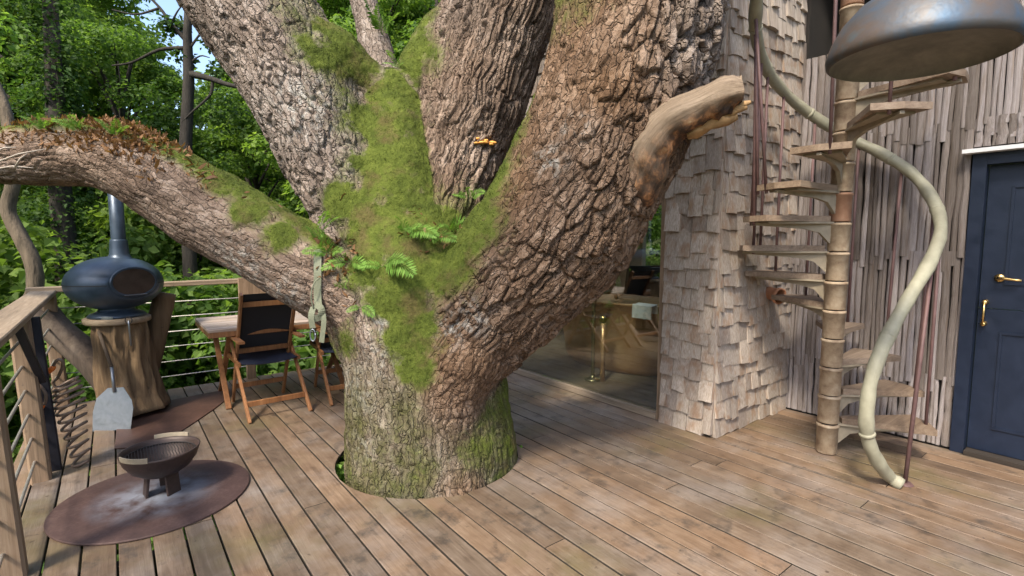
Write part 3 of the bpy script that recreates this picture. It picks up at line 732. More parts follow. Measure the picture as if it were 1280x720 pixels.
def shingle_row(parent, base, origin, axis, out, length, z, expo, wmin=.075, wmax=.175, stuff=None):
    """axis: along the wall, out: its outward normal"""
    pos = -random.uniform(0, .06); ax, ou = V(*axis), V(*out)
    while pos < length - .02:
        w = random.uniform(wmin, wmax); e = min(pos + w, length)
        if length - e < .05: e = length
        p0 = max(pos, 0); w = e - p0
        hh = expo + .075; drop = random.choice([0, 0, .01, -.012, .02, -.028, -.05]) * random.uniform(.5, 1.2)
        if z < .05: drop = max(drop, 0)
        th = random.uniform(.034, .056)
        o = stuff if stuff is not None else link('shingle', random.choice(UNIT), parent)
        c = V(*origin) + ax * (p0 + w / 2) + ou * (-.004 + random.uniform(0, .006)) + V(0, 0, z + drop) - V(*base)
        M = Matrix((( ax[0] * (w - .005), -ou[0] * th, 0, c[0]), (ax[1] * (w - .005), -ou[1] * th, 0, c[1]), (0, 0, hh, c[2]), (0, 0, 0, 1)))
        if stuff is not None:
            src = random.choice(UNIT); vv = np.array([v.co for v in src.vertices]); A = np.array(M)
            stuff.add(vv @ A[:3, :3].T + A[:3, 3], [tuple(p.vertices) for p in src.polygons])
        else:
            o.matrix_local = M @ Matrix.Rotation(random.uniform(-.018, .018), 4, 'Y')
        pos = e
top_mb = MB()
for i in range(26):
    z = .005 + i * .142; far = top_mb if i > 21 else None
    shingle_row(pier, (4.1, 2.6, 0), (XG, YP - .02, 0), (0, 1, 0), (-1, 0, 0), .47, z, .142, .075, .15, far)
    shingle_row(pier, (4.1, 2.6, 0), (XG - .012, YP, 0), (1, 0, 0), (0, -1, 0), XL - XG, z, .142, .075, .16, far)
tag(top_mb.build('shingle', MT['shingle'], pier), kind='stuff')
# terracotta vent pipe
tp = MB().lathe([(.052, .03), (.052, -.10), (.058, -.105), (.066, -.11), (.066, -.135), (.056, -.135), (.048, -.10), (.046, .03)], (0, 0, 0), 28, 'Y')
tpo = tp.build('vent_pipe', MT['terracotta']); tpo.location = (4.27, YP - .02, 1.07); tpo.rotation_euler = (math.radians(10), 0, math.radians(-14))
tag(tpo, 'short terracotta pipe poking out of the shingled pier', 'pipe')

# upper wall over the glass, shingled too, mostly hidden by the oak
uw = thing('upper_shingle_wall', 'shingled wall above the big window behind the oak limbs', 'wall', (XG, 4.4, 2.5))
MB().span((XG + .022, 2.575, 2.45), (XG + .2, 6.6, HWALL)).build('backing_wall', MT['backing'], uw, (XG, 4.4, 2.5))
sm = MB()
for i in range(8): shingle_row(None, (XG, 4.4, 2.5), (XG, 2.58, 0), (0, 1, 0), (-1, 0, 0), 4.0, 2.47 + i * .172, .172, stuff=sm)
tag(sm.build('shingle', MT['shingle'], uw), kind='stuff')

# big window
win = thing('picture_window', 'tall fixed window with the copper bathtub behind its glass', 'window', (XG, 3.9, 0))
wb = (XG, 3.9, 0)
MB().span((XG - .012, 2.545, .0), (XG + .06, 2.60, 2.45)).build('frame', MT['post'], win, wb)
MB().span((XG - .02, 2.605, .0), (XG + .06, 5.6, .05)).build('sill', MT['rail'], win, wb)
MB().span((XG - .01, 2.605, 2.40), (XG + .06, 5.6, 2.45)).build('frame', MT['post'], win, wb)
MB().span((XG - .01, 5.605, 0), (XG + .06, 5.66, 2.45)).build('frame', MT['post'], win, wb)
MB().span((XG + .02, 2.602, .052), (XG + .032, 5.6, 2.398)).build('pane', MT['glass'], win, wb)
# room behind
rf = MB().span((XG + .065, 2.6, -.1), (7.6, 6.6, .03)); tag(rf.build('room_floor', MT['deck']), kind='structure')
rw = MB(); rw.span((7.5, 2.6, .031), (7.6, 6.6, .9)); rw.span((7.5, 2.6, 2.1), (7.6, 6.6, 2.5)); rw.span((7.5, 2.6, .9), (7.6, 3.2, 2.1)); rw.span((7.5, 5.9, .9), (7.6, 6.6, 2.1))
rw.span((XG + .2, 6.5, .031), (7.5, 6.6, .9)); rw.span((XG + .2, 6.5, 2.1), (7.5, 6.6, 2.5)); rw.span((XG + .2, 6.5, .9), (3.95, 6.6, 2.1)); rw.span((6.3, 6.5, .9), (7.5, 6.6, 2.1))
rw.span((5.31, 2.5, .031), (7.6, 2.6, 2.5)); tag(rw.build('room_wall', MT['interior']), kind='structure')
rc = MB(); rc.span((XG + .21, 2.58, 2.5), (4.1, 6.6, 2.6)); rc.span((6.2, 2.58, 2.5), (7.6, 6.6, 2.6)); rc.span((4.1, 2.58, 2.5), (6.2, 2.9, 2.6)); rc.span((4.1, 5.4, 2.5), (6.2, 6.6, 2.6)); # invented rooflight opening, added to let light onto the tub
tag(rc.build('ceiling', MT['interior']), kind='structure')
# bathtub, tap, towel, armchairs
tub = thing('bathtub', 'oval copper bathtub behind the picture window', 'bathtub', (4.62, 3.98, .03), math.radians(4))
prof = [(.30, .0), (.33, .02), (.36, .10), (.375, .30), (.40, .55), (.445, .74), (.47, .775), (.478, .79), (.47, .80), (.45, .795), (.42, .74), (.375, .55), (.345, .30), (.31, .14), (.02, .12)]
MB().lathe(prof[:7], n=56, sx=.92, sy=2.05).build('shell', MT['copper'], tub)
MB().lathe(prof[6:10], n=56, sx=.92, sy=2.05).build('rim', MT['copper'], tub)
MB().lathe(prof[9:], n=56, sx=.92, sy=2.05).build('basin', MT['copper'], tub)
tap = thing('bath_tap', 'floor standing brass tap with a curved spout in front of the copper bathtub', 'tap', (3.93, 3.70, .03))
pp = [(0, 0, .0)] + [(0, 0, z) for z in np.linspace(.1, .82, 6)] + [(.0 + .14 - .14 * math.cos(a), -.02 * math.sin(a), .82 + .10 * math.sin(a)) for a in np.linspace(.3, 1.57, 6)] + [(.22, -.03, .92), (.30, -.03, .90), (.32, -.03, .84)]
MB().tube(pp, .021, 12).build('spout', MT['patbrass'], tap)
MB().lathe([(.001, .0), (.085, .0), (.085, .012), (.07, .022), (.03, .028), (.022, .06)], n=28).build('base', MT['patbrass'], tap)
MB().tube([(.05, -.09, .0), (.05, -.09, .3), (.05, -.09, .62)], .028, 12).build('supply_pipe', MT['copper'], tap)
MB().lathe([(.001, -.03), (.04, -.03), (.045, 0), (.04, .03), (.001, .035)], (.05, -.09, .66), 20).build('valve', MT['brass'], tap)
MB().bar((.05, -.09, .02), (0, 0, .02), .03, .02).build('bracket', MT['patbrass'], tap)
tow = MB()
for i in range(7):
    y0, y1 = 0 + i * .055, .055 + i * .055
    for (xa, za), (xb, zb) in (((-.02, -.16), (-.012, .004)), ((-.012, .004), (.10, .012)), ((.10, .012), (.115, -.1))):
        w = .004 * math.sin(i * 2.1)
        tow.add([(xa + w, y0, za), (xb + w, y0, zb), (xb - w, y1, zb), (xa - w, y1, za), (xa + w + .012, y0, za - .002), (xb + w + .012, y0, zb + .012), (xb - w + .012, y1, zb + .012), (xa - w + .012, y1, za - .002)], [(0, 3, 2, 1), (4, 5, 6, 7), (0, 1, 5, 4), (3, 7, 6, 2), (0, 4, 7, 3), (1, 2, 6, 5)])
to = tow.build('towel', MT['white']); to.scale = (.8, .62, .8); to.location = (4.24, 3.2, .83); tag(to, 'white folded towel laid over the rim of the copper bathtub', 'towel')
def armchair(loc, rz, label):
    t = thing('armchair', label, 'armchair', loc, rz, 'dark armchairs in the room')
    b = MB().box((0, 0, .30), (.62, .60, .22)); b.build('seat', MT['leather'], t)
    b = MB(); b.add([(-.33, .22, .30), (.33, .22, .30), (.33, .34, .30), (-.33, .34, .30), (-.28, .32, 1.12), (.28, .32, 1.12), (.28, .42, 1.12), (-.28, .42, 1.12)], [(0, 3, 2, 1), (4, 5, 6, 7), (0, 1, 5, 4), (2, 3, 7, 6), (1, 2, 6, 5), (0, 4, 7, 3)]); b.build('backrest', MT['leather'], t)
    for s in (-1, 1):
        MB().span((s * .32, -.28, .19), (s * .42, .30, .62)).build('armrest', MT['leather'], t)
        for y in (-.24, .24): MB().bar((s * .3, y, 0), (s * .3, y, .19), .05, .05).build('leg', MT['joist'], t)
    return t
armchair((5.95, 4.75, .03), math.radians(150), 'dark leather armchair seen through the window beside the spout of the tap')
armchair((6.05, 3.85, .03), math.radians(115), 'dark leather armchair seen through the window above the white towel')

# lath wall
LAT = []
for k in range(6):
    vs = []; f = []; ns = 6
    wj = [1 + random.uniform(-.18, .12) for _ in range(ns + 1)]; dj = [random.uniform(-.10, .10) for _ in range(ns + 1)]; tj = [random.uniform(0, .35) for _ in range(ns + 1)]
    for i in range(ns + 1):
        zz = i / ns
        for a, b in ((-.5, 0), (-.5, .6), (-.2, .95), (.2, 1.), (.5, .6), (.5, 0)):
            vs.append((-(b + tj[i] * (b > 0)), a * wj[i] + dj[i], zz))
    for i in range(ns): f += [(i*6+q_, i*6+(q_+1) % 6, (i+1)*6+(q_+1) % 6, (i+1)*6+q_) for q_ in range(6)]
    f += [(5, 4, 3, 2, 1, 0), tuple(ns*6 + q_ for q_ in range(6))]
    LAT.append(MB().add(vs, f).mesh('lath', MT['lath']))
lw_ = thing('lath_wall', 'wall clad in overlapping courses of silvery split wooden laths behind the spiral stair', 'wall', (XL, 1.2, 0))
DY0, DY1, DZ = -.05, .915, 2.10              # door opening with its frame
bk = MB(); bk.span((XL + .02, DY1, -.1), (XL + .5, 1.36, HWALL)); bk.span((XL + .02, 1.36, -.1), (XL + .5, 2.04, 3.0)); bk.span((XL + .02, 2.04, -.1), (XL + .5, YP + .02, HWALL)); bk.span((XL + .5, 1.3, 2.9), (XL + .56, 2.1, HWALL)); bk.span((XL + .02, DY0, DZ), (XL + .5, DY1, HWALL)); bk.span((XL + .02, -2.6, -.1), (XL + .5, DY0, HWALL))
bk.build('backing_wall', MT['backing'], lw_, (XL, 1.2, 0))
courses = [(.0, .52), (.44, 1.42), (1.34, 2.32), (2.24, 3.14), (3.06, 4.02)]
for ki, (z0, z1) in enumerate(courses):
    y = YP - .012
    while y > -.25:
        w = random.uniform(.024, .056); yc = y - w / 2
        a, b = z0 + (random.uniform(-.07, .06) if ki else .01), z1
        if DY0 < yc < DY1:
            if b <= DZ + .05: y -= w; continue
            if a < DZ + .03: a = DZ + .03
        if ki >= 3 and 1.36 < yc < 2.05:                   # dark opening at the head of the stair
            if ki == 4: y -= w; continue
            b = min(b, 3.0)
        o = link('lath', random.choice(LAT), lw_)
        th = random.uniform(.012, .022)
        # upper courses lap over the heads of the ones below
        o.matrix_local = Matrix(((th, 0, .010 * 0, .020 - ki * .006 - random.uniform(0, .014)), (0, w - .002, random.uniform(-.02, .02), yc - 1.2), (0, 0, b - a, a), (0, 0, 0, 1)))
        y -= w
# door
door = thing('door', 'navy blue panelled stable door with brass handles at the end of the lath wall', 'door', (XL, .47, 0))
db = (XL, .47, 0)
fr = MB(); fr.span((XL - .035, DY1 - .075, .0), (XL + .1, DY1, DZ - .02)); fr.span((XL - .035, DY0, .0), (XL + .1, DY0 + .075, DZ - .02)); fr.span((XL - .034, DY0 + .0755, DZ - .095), (XL + .1, DY1 - .0755, DZ - .02))
fr.build('frame', MT['navy'], door, db)
MB().span((XL - .11, DY0 - .05, DZ - .018), (XL + .05, DY1 + .045, DZ + .008)).build('drip_ledge', MT['white'], door, db)
MB().span((XL - .06, DY0 + .08, .002), (XL + .1, DY1 - .08, .03)).build('threshold', MT['joist'], door, db)
XD = XL + .035; ya, yb = DY0 + .08, DY1 - .08
def leaf(z0, z1, panels):
    o = MB().span((XD, ya, z0), (XD + .045, yb, z1)).build('door_leaf', MT['navy'], door, db)
    for (p0, p1, q0, q1) in panels:
        m = MB(); b = .016; x0 = XD - .009
        m.span((x0, p0, q0), (XD - .001, p1, q0 + b)); m.span((x0, p0, q1 - b), (XD - .001, p1, q1)); m.span((x0, p0, q0 + b + .001), (XD - .001, p0 + b, q1 - b - .001)); m.span((x0, p1 - b, q0 + b + .001), (XD - .001, p1, q1 - b - .001))
        m.build('panel_moulding', MT['navy'], o)
        o.children[-1].location = (-0., 0, 0)
        for v in o.children[-1].data.vertices: v.co -= Vector(db)
    return o
yw = (yb - ya); st_ = .12
pans = lambda z0, z1: [(ya + st_, ya + yw / 2 - .03, z0, z1), (ya + yw / 2 + .03, yb - st_, z0, z1)]
leaf(.035, 1.03, pans(.2, .88)); up_leaf = leaf(1.036, DZ - .10, pans(1.2, 1.86))
hy = .74
hd = MB().lathe([(.001, -.012), (.027, -.012), (.027, -.004), (.012, -.0035), (.011, .0)], (XD, hy, 1.245), 20, 'X')
hd.tube([(XD - .012, hy, 1.245), (XD - .05, hy, 1.245), (XD - .055, hy - .03, 1.244), (XD - .052, hy - .08, 1.238), (XD - .052, hy - .115, 1.236)], [.009, .009, .010, .008, .009], 10)
hd.build('lever_handle', MT['brass'], door, db)
ph = MB().tube([(XD - .04, .80, 1.08), (XD - .042, .80, 1.0), (XD - .04, .80, .92)], .0075, 10)
for z in (1.075, .925): ph.lathe([(.001, -.045), (.014, -.045), (.016, -.03), (.012, -.01), (.018, .0)], (XD, .80, z), 14, 'X')
ph.build('pull_handle', MT['brass'], door, db)
# roof slab over the house, with the added opening above the tub
rs = MB(); rs.span((XG - .15, YP - .25, HWALL), (4.1, 6.9, HWALL + .14)); rs.span((4.1, YP - .25, HWALL), (8, 2.6, HWALL + .14)); rs.span((7.4, 2.6, HWALL), (8, 6.9, HWALL + .14)); rs.span((4.1, 5.6, HWALL), (7.4, 6.9, HWALL + .14)); rs.span((XL - .12, -2.8, HWALL + .001), (8, YP - .252, HWALL + .141))
tag(rs.build('flat_roof', MT['backing']), 'flat dark roof over the timber house', 'roof')

# ================================================================ spiral stair
CX, CY = 3.93, 1.44
stair = thing('spiral_stair', 'cast spiral stair with wooden treads and a thick twisting wooden handrail', 'staircase', (CX, CY, 0))
PHI = [-12, 8, 29, 54, 88, 120, 153, 181, 202, 226, 264, 304, 338]
def cdir(phi):                                             # 0 = to the right of the picture, 90 = away
    a = math.radians(phi); return RT * math.cos(a) + F0 * math.sin(a)
RI, RO = .07, .61
for k in range(18):
    z0 = .02 + (k - 1) * .2 + .2 if k else 0.; z1 = z0 + .2 if k else .215
    if k: z0, z1 = .22 + (k - 1) * .2, .22 + k * .2
    z0 += .004; z1 -= .004
    r = .066
    MB().lathe([(.0, z0), (r - .004, z0), (r, z0 + .006), (r, z1 - .02), (r + .006, z1 - .018), (r + .006, z1 - .004), (r - .002, z1), (.0, z1)], n=26).build('column_ring', MT['column'], stair)
MB().lathe([(.05, 0.), (.05, 3.8)], n=16).build('core', MT['darksteel'], stair)
handpts = [(*G(1127, 606, .02), ), D(1112, 596, 3.04), D(1098, 578, 2.99), D(1086, 552, 2.95), D(1083, 520, 2.93), D(1089, 475, 2.94), D(1106, 428, 2.98), D(1134, 376, 3.06), D(1163, 326, 3.20), D(1176, 286, 3.38), D(1166, 250, 3.58), D(1140, 217, 3.75), D(1100, 191, 3.92), D(1060, 172, 4.05), D(1012, 142, 4.08), D(980, 115, 3.98), D(957, 84, 3.80), D(946, 48, 3.55), D(945, 8, 3.32), D(955, -40, 3.12), D(1000, -90, 2.98), D(1060, -140, 2.95)]
hp = catmull(handpts, 6) - V(CX, CY, 0)
hr_rad = .0385 * (1 + .10 * np.array([math.sin(i * .9) * math.sin(i * .37) for i in range(len(hp))]))
MB().tube(hp, hr_rad, 16, wob=.04).build('handrail', MT['handrail'], stair)
for i in (20, 37, 47, 58, 70, 84, 96, 104):                  # bands where the rail is jointed
    t = unit(hp[i+1] - hp[i-1]); MB().tube([hp[i] - t * .012, hp[i] - t * .004, hp[i] + t * .004, hp[i] + t * .012], [.039, .044, .044, .039], 16).build('rail_joint', MT['handrail'], stair)
def rail_height(p):
    d = np.hypot(hp[:, 0] - p[0], hp[:, 1] - p[1]); return d
for k, phi in enumerate(PHI):
    z = .22 + k * .2; half = 15.5
    tm = MB(); pts = []
    for r, da in ((.085, -20), (RO * .6, -half), (RO, -half), (RO * 1.015, 0), (RO, half), (RO * .6, half), (.085, 20)):
        dv = cdir(phi + da); pts.append((dv[0] * r, dv[1] * r))
    tm.prism(pts, z + .004, z + .042); tr = tm.build('tread', MT['tread'], stair)
    # casting under the tread: a rib that tapers outwards and two edge flanges
    rb = MB(); d0 = cdir(phi); sd = V(-d0[1], d0[0], 0)
    sec = [(.06, z - .15, z - .004), (.14, z - .07, z - .004), (.25, z - .045, z - .004), (.45, z - .03, z - .004), (.6, z - .02, z - .004)]
    vs = []
    for r, a, b in sec:
        for s_ in (-.013, .013): vs += [d0 * r + sd * s_ + V(0, 0, a), d0 * r + sd * s_ + V(0, 0, b)]
    f = []
    for i in range(len(sec) - 1):
        o = i * 4; f += [(o, o+4, o+5, o+1), (o+2, o+3, o+7, o+6), (o, o+2, o+6, o+4), (o+1, o+5, o+7, o+3)]
    f += [(0, 1, 3, 2), (len(vs)-4, len(vs)-2, len(vs)-1, len(vs)-3)]; rb.add(vs, f)
    pl = []
    for r, da in ((.06, -28), (.2, -17), (.55, -11), (.55, 11), (.2, 17), (.06, 28)):
        dv = cdir(phi + da); pl.append((dv[0] * r, dv[1] * r))
    rb.prism(pl, z - .010, z + .003)
    rb.build('tread_bracket', MT['treadiron'], stair)
    # balusters: from the tread's outer edge up to the handrail over it
    for da in ((-12, 6) if k in (6, 7, 8) else (-6,)):
        dv = cdir(phi + da) * (RO - .02); dd = np.hypot(hp[:, 0] - dv[0], hp[:, 1] - dv[1]); okm = (hp[:, 2] > z + .35)
        cand_ = np.where(okm & (dd < .24))[0]
        if len(cand_):
            j = cand_[np.argmin(dd[cand_])]; top = hp[j].copy(); rr_ = math.hypot(top[0], top[1]); foot = V(top[0], top[1], 0) * min(1, (RO - .012) / rr_)
            foot = V(foot[0], foot[1], z - .02)
        else: top = V(dv[0], dv[1], z + 1.05 if z + 1.05 < 3.7 else 3.7); foot = V(dv[0], dv[1], z - .02)
        MB().tube([foot, (foot + top) / 2, top], .0105, 8).build('baluster', MT['balu'], stair)
gp = G(1131, 605) - V(CX, CY, 0)
j = int(np.argmin(np.abs(hp[:, 2] - 1.42) + (np.arange(len(hp)) > 70) * 9))
MB().tube([gp, hp[j] * .5 + gp * .5, hp[j]], .0125, 8).build('baluster', MT['balu'], stair)
MB().lathe([(.001, .012), (.035, .012), (.045, .001)], gp, 16).build('foot_plate', MT['balu'], stair)

# ================================================================ railings
LEAN = math.tan(math.radians(1.8))
RXB = -.46                                                  # left railing at deck level, leaning outwards
lr = thing('deck_railing', 'weathered leaning railing with a broad flat top rail beside the fire bowl', 'railing', (RXB, 4, 0))
lb = V(RXB, 4, 0)
rx = lambda z: RXB - LEAN * z
TR = 1.035
MB().bar((rx(TR) - .015, -2.4, TR + .0), (rx(TR) - .015, 6.22, TR + .0), .175, .04).build('top_rail', MT['rail'], lr, lb)
for y in (1.2, 3.08, 4.27, 6.08):
    MB().bar((RXB + .03, y, -.14), (rx(TR) + .02, y, TR - .022), .10, .085).build('post', MT['post'], lr, lb)
for y in (4.40,):
    MB().bar((RXB + .09, y, .0), (rx(TR) + .075, y + .01, TR - .022), .055, .045).build('stay', MT['darksteel'], lr, lb)
MB().bar((RXB + .065, 4.29, .62), (RXB + .01, 4.0, TR - .03), .04, .03).build('stay', MT['darksteel'], lr, lb)
for z in (.14, .29, .44, .59, .74, .89):
    MB().tube([(rx(z) + .01, -2.3, z), (rx(z) + .01, 2., z - .004), (rx(z) + .01, 6.1, z)], .008, 6).build('cable', MT['cable'], lr, lb)
fr_ = thing('deck_railing', 'railing with a narrow timber rail behind the table at the deck end', 'railing', (1.4, 6.12, 0))
fb_ = V(1.4, 6.12, 0)
MB().bar((-.62, 6.14, 1.06), (3.5, 6.14, 1.07), .05, .085, (0, 0, 1)).build('top_rail', MT['railx'], fr_, fb_)
for x in (2.35, 3.45): MB().bar((x, 6.12, -.14), (x, 6.12, 1.04), .09, .09).build('post', MT['post'], fr_, fb_)
for z in (.14, .29, .44, .59, .74, .89): MB().tube([(-.5, 6.12, z), (1.4, 6.12, z - .006), (3.45, 6.12, z)], .0055, 6).build('cable', MT['cable'], fr_, fb_)
MB().span((1.03, 6.02, .50), (1.46, 6.095, 1.10)).build('board', MT['post'], fr_, fb_)
MB().bar((1.12, 6.10, -.1), (1.12, 6.10, .55), .09, .05).build('post', MT['post'], fr_, fb_)

# ================================================================ steel plates, fire bowl
P1 = (.12, 3.57)
pl = MB().lathe([(.001, .0125), (.485, .0125), (.49, .010), (.49, .003)], (0, 0, 0), 72); po = pl.build('hearth_plate', MT['plate']); po.location = (*P1, 0)
tag(po, 'round rusty steel plate with ash marks lying under the fire bowl', 'plate')
ss = [G(*a)[:2] for a in ((143, 562), (146, 536), (172, 519), (205, 503), (250, 494), (292, 486), (287, 497), (268, 512), (240, 531), (200, 558))]
sheet = MB().prism([(float(a) - .2, float(b) - 5.) for a, b in ss], .003, .009).build('hearth_sheet', MT['plate2']); sheet.location = (.2, 5., 0)
tag(sheet, 'pointed rusty steel sheet lying on the planks under the oven stump', 'plate')
BZ = .0128; bp = (.155, 3.60, BZ)
bowl = thing('fire_bowl', 'small iron fire bowl with a grill on stubby legs', 'fire bowl', bp)
pr = [(.001, .105), (.05, .107), (.10, .12), (.15, .155), (.185, .205), (.20, .25), (.204, .262), (.196, .263), (.188, .245), (.172, .205), (.14, .16), (.09, .128), (.001, .118)]
MB().lathe(pr, n=48).build('bowl', MT['bowl'], bowl)
for a in (-15, 105, 225):
    a = math.radians(a) - YAW; d_ = V(math.cos(a), math.sin(a), 0)
    MB().bar(d_ * .085 + V(0, 0, 0), d_ * .07 + V(0, 0, .13), .014, .085, tuple(d_)).build('leg', MT['bowl'], bowl)
for a0, a1 in ((40, 95), (200, 250)):                       # raised lips on the rim
    lip = MB(); vs = []
    for a in np.radians(np.linspace(a0, a1, 10)):
        for r, z in ((.196, .255), (.203, .255), (.207, .285), (.200, .285)): vs.append((r * math.cos(a), r * math.sin(a), z))
    lip.add(vs, [(i*4+q_, i*4+(q_+1) % 4, i*4+4+(q_+1) % 4, i*4+4+q_) for i in range(9) for q_ in range(4)] + [(3, 2, 1, 0), (36, 37, 38, 39)]); lip.build('rim_lip', MT['treadiron'], bowl)
gm = MB(); R_ = .178
for i in range(-11, 12):
    c = i * .015; h_ = math.sqrt(max(0, R_**2 - c * c))
    gm.bar((c, -h_, .232), (c, h_, .232), .003, .003); gm.bar((-h_, c, .235), (h_, c, .235), .003, .003)
gm.tube([(R_ * math.cos(a), R_ * math.sin(a), .232) for a in np.linspace(0, 6.283, 33)], .004, 5, cap=False)
tag(gm.build('grill', MT['soot'], bowl), kind='stuff')

# ================================================================ oven on its stump
OX, OY = .0, 5.52
def rough_log(pts, rad, n=22, amp=.03, seed=0, freq=5.):
    P = catmull([np.append(V(*p), r) for p, r in zip(pts, rad)], 6); m = MB(); m.tube(P[:, :3], P[:, 3], n)
    v = m.v[0]; ctr = np.repeat(P[:, :3], n, 0); d_ = v - ctr; dl = np.linalg.norm(d_, axis=1)[:, None]; dn = d_ / dl
    ang = np.arctan2(dn[:, 1], dn[:, 0]); nz = fbm(np.stack([np.cos(ang) * 2.2, np.sin(ang) * 2.2, v[:, 2] * freq * .22], 1) * 2.6 + seed, 4, seed) - .5
    m.v[0] = v + dn * (nz * amp * 2)[:, None]; return m
stump = thing('oven_stump', 'gnarled split tree stump standing under the blue oven', 'stump', (OX, OY, 0)); sb = V(OX, OY, 0)
rough_log([(OX + .06, OY - .02, .0095), (OX + .045, OY, .2), (OX + .02, OY, .5), (OX + .01, OY, .83)], [.265, .215, .195, .19], 64, .075, 31).build('trunk', MT['stump'], stump, sb)
rough_log([D(150, 520, 4.42), D(140, 485, 4.4), D(118, 455, 4.4), D(88, 428, 4.45), D(66, 408, 4.5), D(50, 380, 4.6)], [.10, .115, .125, .12, .115, .08], 16, .03, 33).build('limb', MT['drift'], stump, sb)
rough_log([D(172, 500, 4.55), D(185, 455, 4.6), D(196, 410, 4.68), D(207, 366, 4.74)], [.12, .10, .095, .085], 16, .025, 35).build('limb', MT['stump'], stump, sb)
MB().lathe([(.001, .80), (.225, .80), (.237, .81), (.237, .842), (.228, .85), (.001, .85)], (OX, OY, 0), 44).build('top_board', MT['railx'], stump, sb)
oven = thing('outdoor_oven', 'blue black egg shaped oven with a flue pipe', 'oven', (OX, OY, .851)); 
A, B_ = .345, .228; zc = .285
# body: a flattened spheroid whose side is cut by the mouth
mdir = RT * math.cos(math.radians(-27)) + F0 * math.sin(math.radians(-27)); mside = V(-mdir[1], mdir[0], 0)
mc = mdir * .335 + V(0, 0, zc + .035); MW, MH = .165, .125
body = MB(); nu, nv_ = 96, 60; vs = []
for i in range(nv_ + 1):
    th = -math.pi / 2 + math.pi * i / nv_
    for k in range(nu):
        a = 2 * math.pi * k / nu
        p = V(A * math.cos(th) * math.cos(a), A * math.cos(th) * math.sin(a), zc + B_ * math.sin(th))
        out = p.dot(mdir) - (.288)
        if out > 0: p = p - mdir * out                     # flat front where the door sits
        vs.append(p)
fs = [(i*nu+k, i*nu+(k+1) % nu, (i+1)*nu+(k+1) % nu, (i+1)*nu+k) for i in range(nv_) for k in range(nu)]
body.add(vs, fs, True); bo = body.build('body', MT['enamel'], oven)
MB().lathe([(.3465, zc - .002), (.3482, zc + .0), (.3465, zc + .004)], n=96).build('seam', MT['soot'], oven)
seam_o = oven.children[-1]
sv = seam_o.data.vertices
for v in sv:
    o_ = np.dot(v.co, mdir) - .286
    if o_ > 0: v.co -= Vector(mdir * o_)
dr = MB(); n = 44
ring = lambda w, h, off: [mdir * (.288 + off) + mside * (w * math.cos(a)) + V(0, 0, zc + .02 + h * math.sin(a)) for a in np.linspace(0, 2 * math.pi, n, endpoint=False)]
rings = [ring(.178, .128, -.002), ring(.178, .128, .010), ring(.168, .118, .014), ring(.158, .108, .010)]
dr.add(sum(rings, []), [(i*n+k, i*n+(k+1) % n, (i+1)*n+(k+1) % n, (i+1)*n+k) for i in range(3) for k in range(n)], True); oring = dr.build('door_ring', MT['enamel'], oven)
gl = MB(); gl.add(ring(.160, .110, .008) , [tuple(range(n))]); gl.build('door_glass', MT['ovenglass'], oring)
MB().bar(mdir * .305 + mside * -.085 + V(0, 0, zc - .085), mdir * .305 + mside * .085 + V(0, 0, zc - .085), .008, .01, (0, 0, 1)).build('door_handle', MT['steel'], oring)
MB().lathe([(.001, 0), (.20, 0), (.205, .012), (.19, .03), (.14, .05), (.12, .075), (.14, .10)], n=44).build('foot', MT['enamel'], oven)
fo = RT * .055
MB().lathe([(.12, zc + B_ - .04), (.085, zc + B_ - .012), (.07, zc + B_ + .02), (.062, zc + B_ + .13), (.060, zc + B_ + .14), (.001, zc + B_ + .14)], fo, 32).build('flue_collar', MT['enamel'], oven)
MB().lathe([(.052, zc + B_ + .12), (.052, 1.25), (.001, 1.25)], fo, 30).build('flue', MT['enamel'], oven)
npd = unit(-F0 + .35 * RT)
MB().bar(npd * .212 + V(0, 0, .012) - RT * .05, npd * .212 + V(0, 0, .012) + RT * .045, .004, .02, tuple(npd)).build('maker_plate', MT['steel'], oven)
# rake hanging on the stump
rk = thing('oven_tongs', 'small steel tongs hanging from the stump top under the oven', 'tongs', D(163, 418, 4.155))
q0 = D(161, 405, 4.16)
kb = D(163, 418, 4.155)
MB().tube([q0 + V(0, 0, .03), q0, D(164, 432, 4.14)], .007, 6).build('rod', MT['steel'], rk, kb)
MB().tube([q0 + V(.028 * math.cos(a) * RT[0], .028 * math.cos(a) * RT[1], .03 + .028 * math.sin(a)) for a in np.linspace(0, 6.28, 17)], .004, 5, cap=False).build('ring', MT['soot'], rk, kb)
# peel
pc = D(143, 508, 4.02)
peel = thing('pizza_peel', 'metal pizza peel leaning on the stump with its blade down', 'pizza peel', (pc[0], pc[1], 0)); pbs = V(pc[0], pc[1], 0)
blade = [(-24, 30), (24, 26), (25, 0), (22, -10), (10, -26), (-10, -25), (-23, -12), (-26, 5)]
b0 = D(142, 510, 4.0); nb = -F0
bl = MB(); s_ = 4.02 / FPX
tl = unit(F0 * .22 + V(0, 0, 1))
poly = [b0 + RT * (a * s_) - tl * (b * s_) for a, b in blade]
bl.add(poly + [p + F0 * .004 for p in poly], [tuple(range(7, -1, -1)), tuple(range(8, 16))] + [(i, (i+1) % 8, 8+(i+1) % 8, 8+i) for i in range(8)]); bl.build('blade', MT['steel'], peel, pbs)
h0 = b0 + tl * (20 * s_) - F0 * .006; h1 = b0 + tl * (52 * s_) - RT * (7 * s_) - F0 * .004; h2 = D(119, 402, 4.2)
MB().tube([h0, h1], .012, 10).build('socket', MT['steel'], peel, pbs)
MB().tube([h1, h1 * .5 + h2 * .5, h2], .013, 10).build('handle', MT['drift'], peel, pbs)

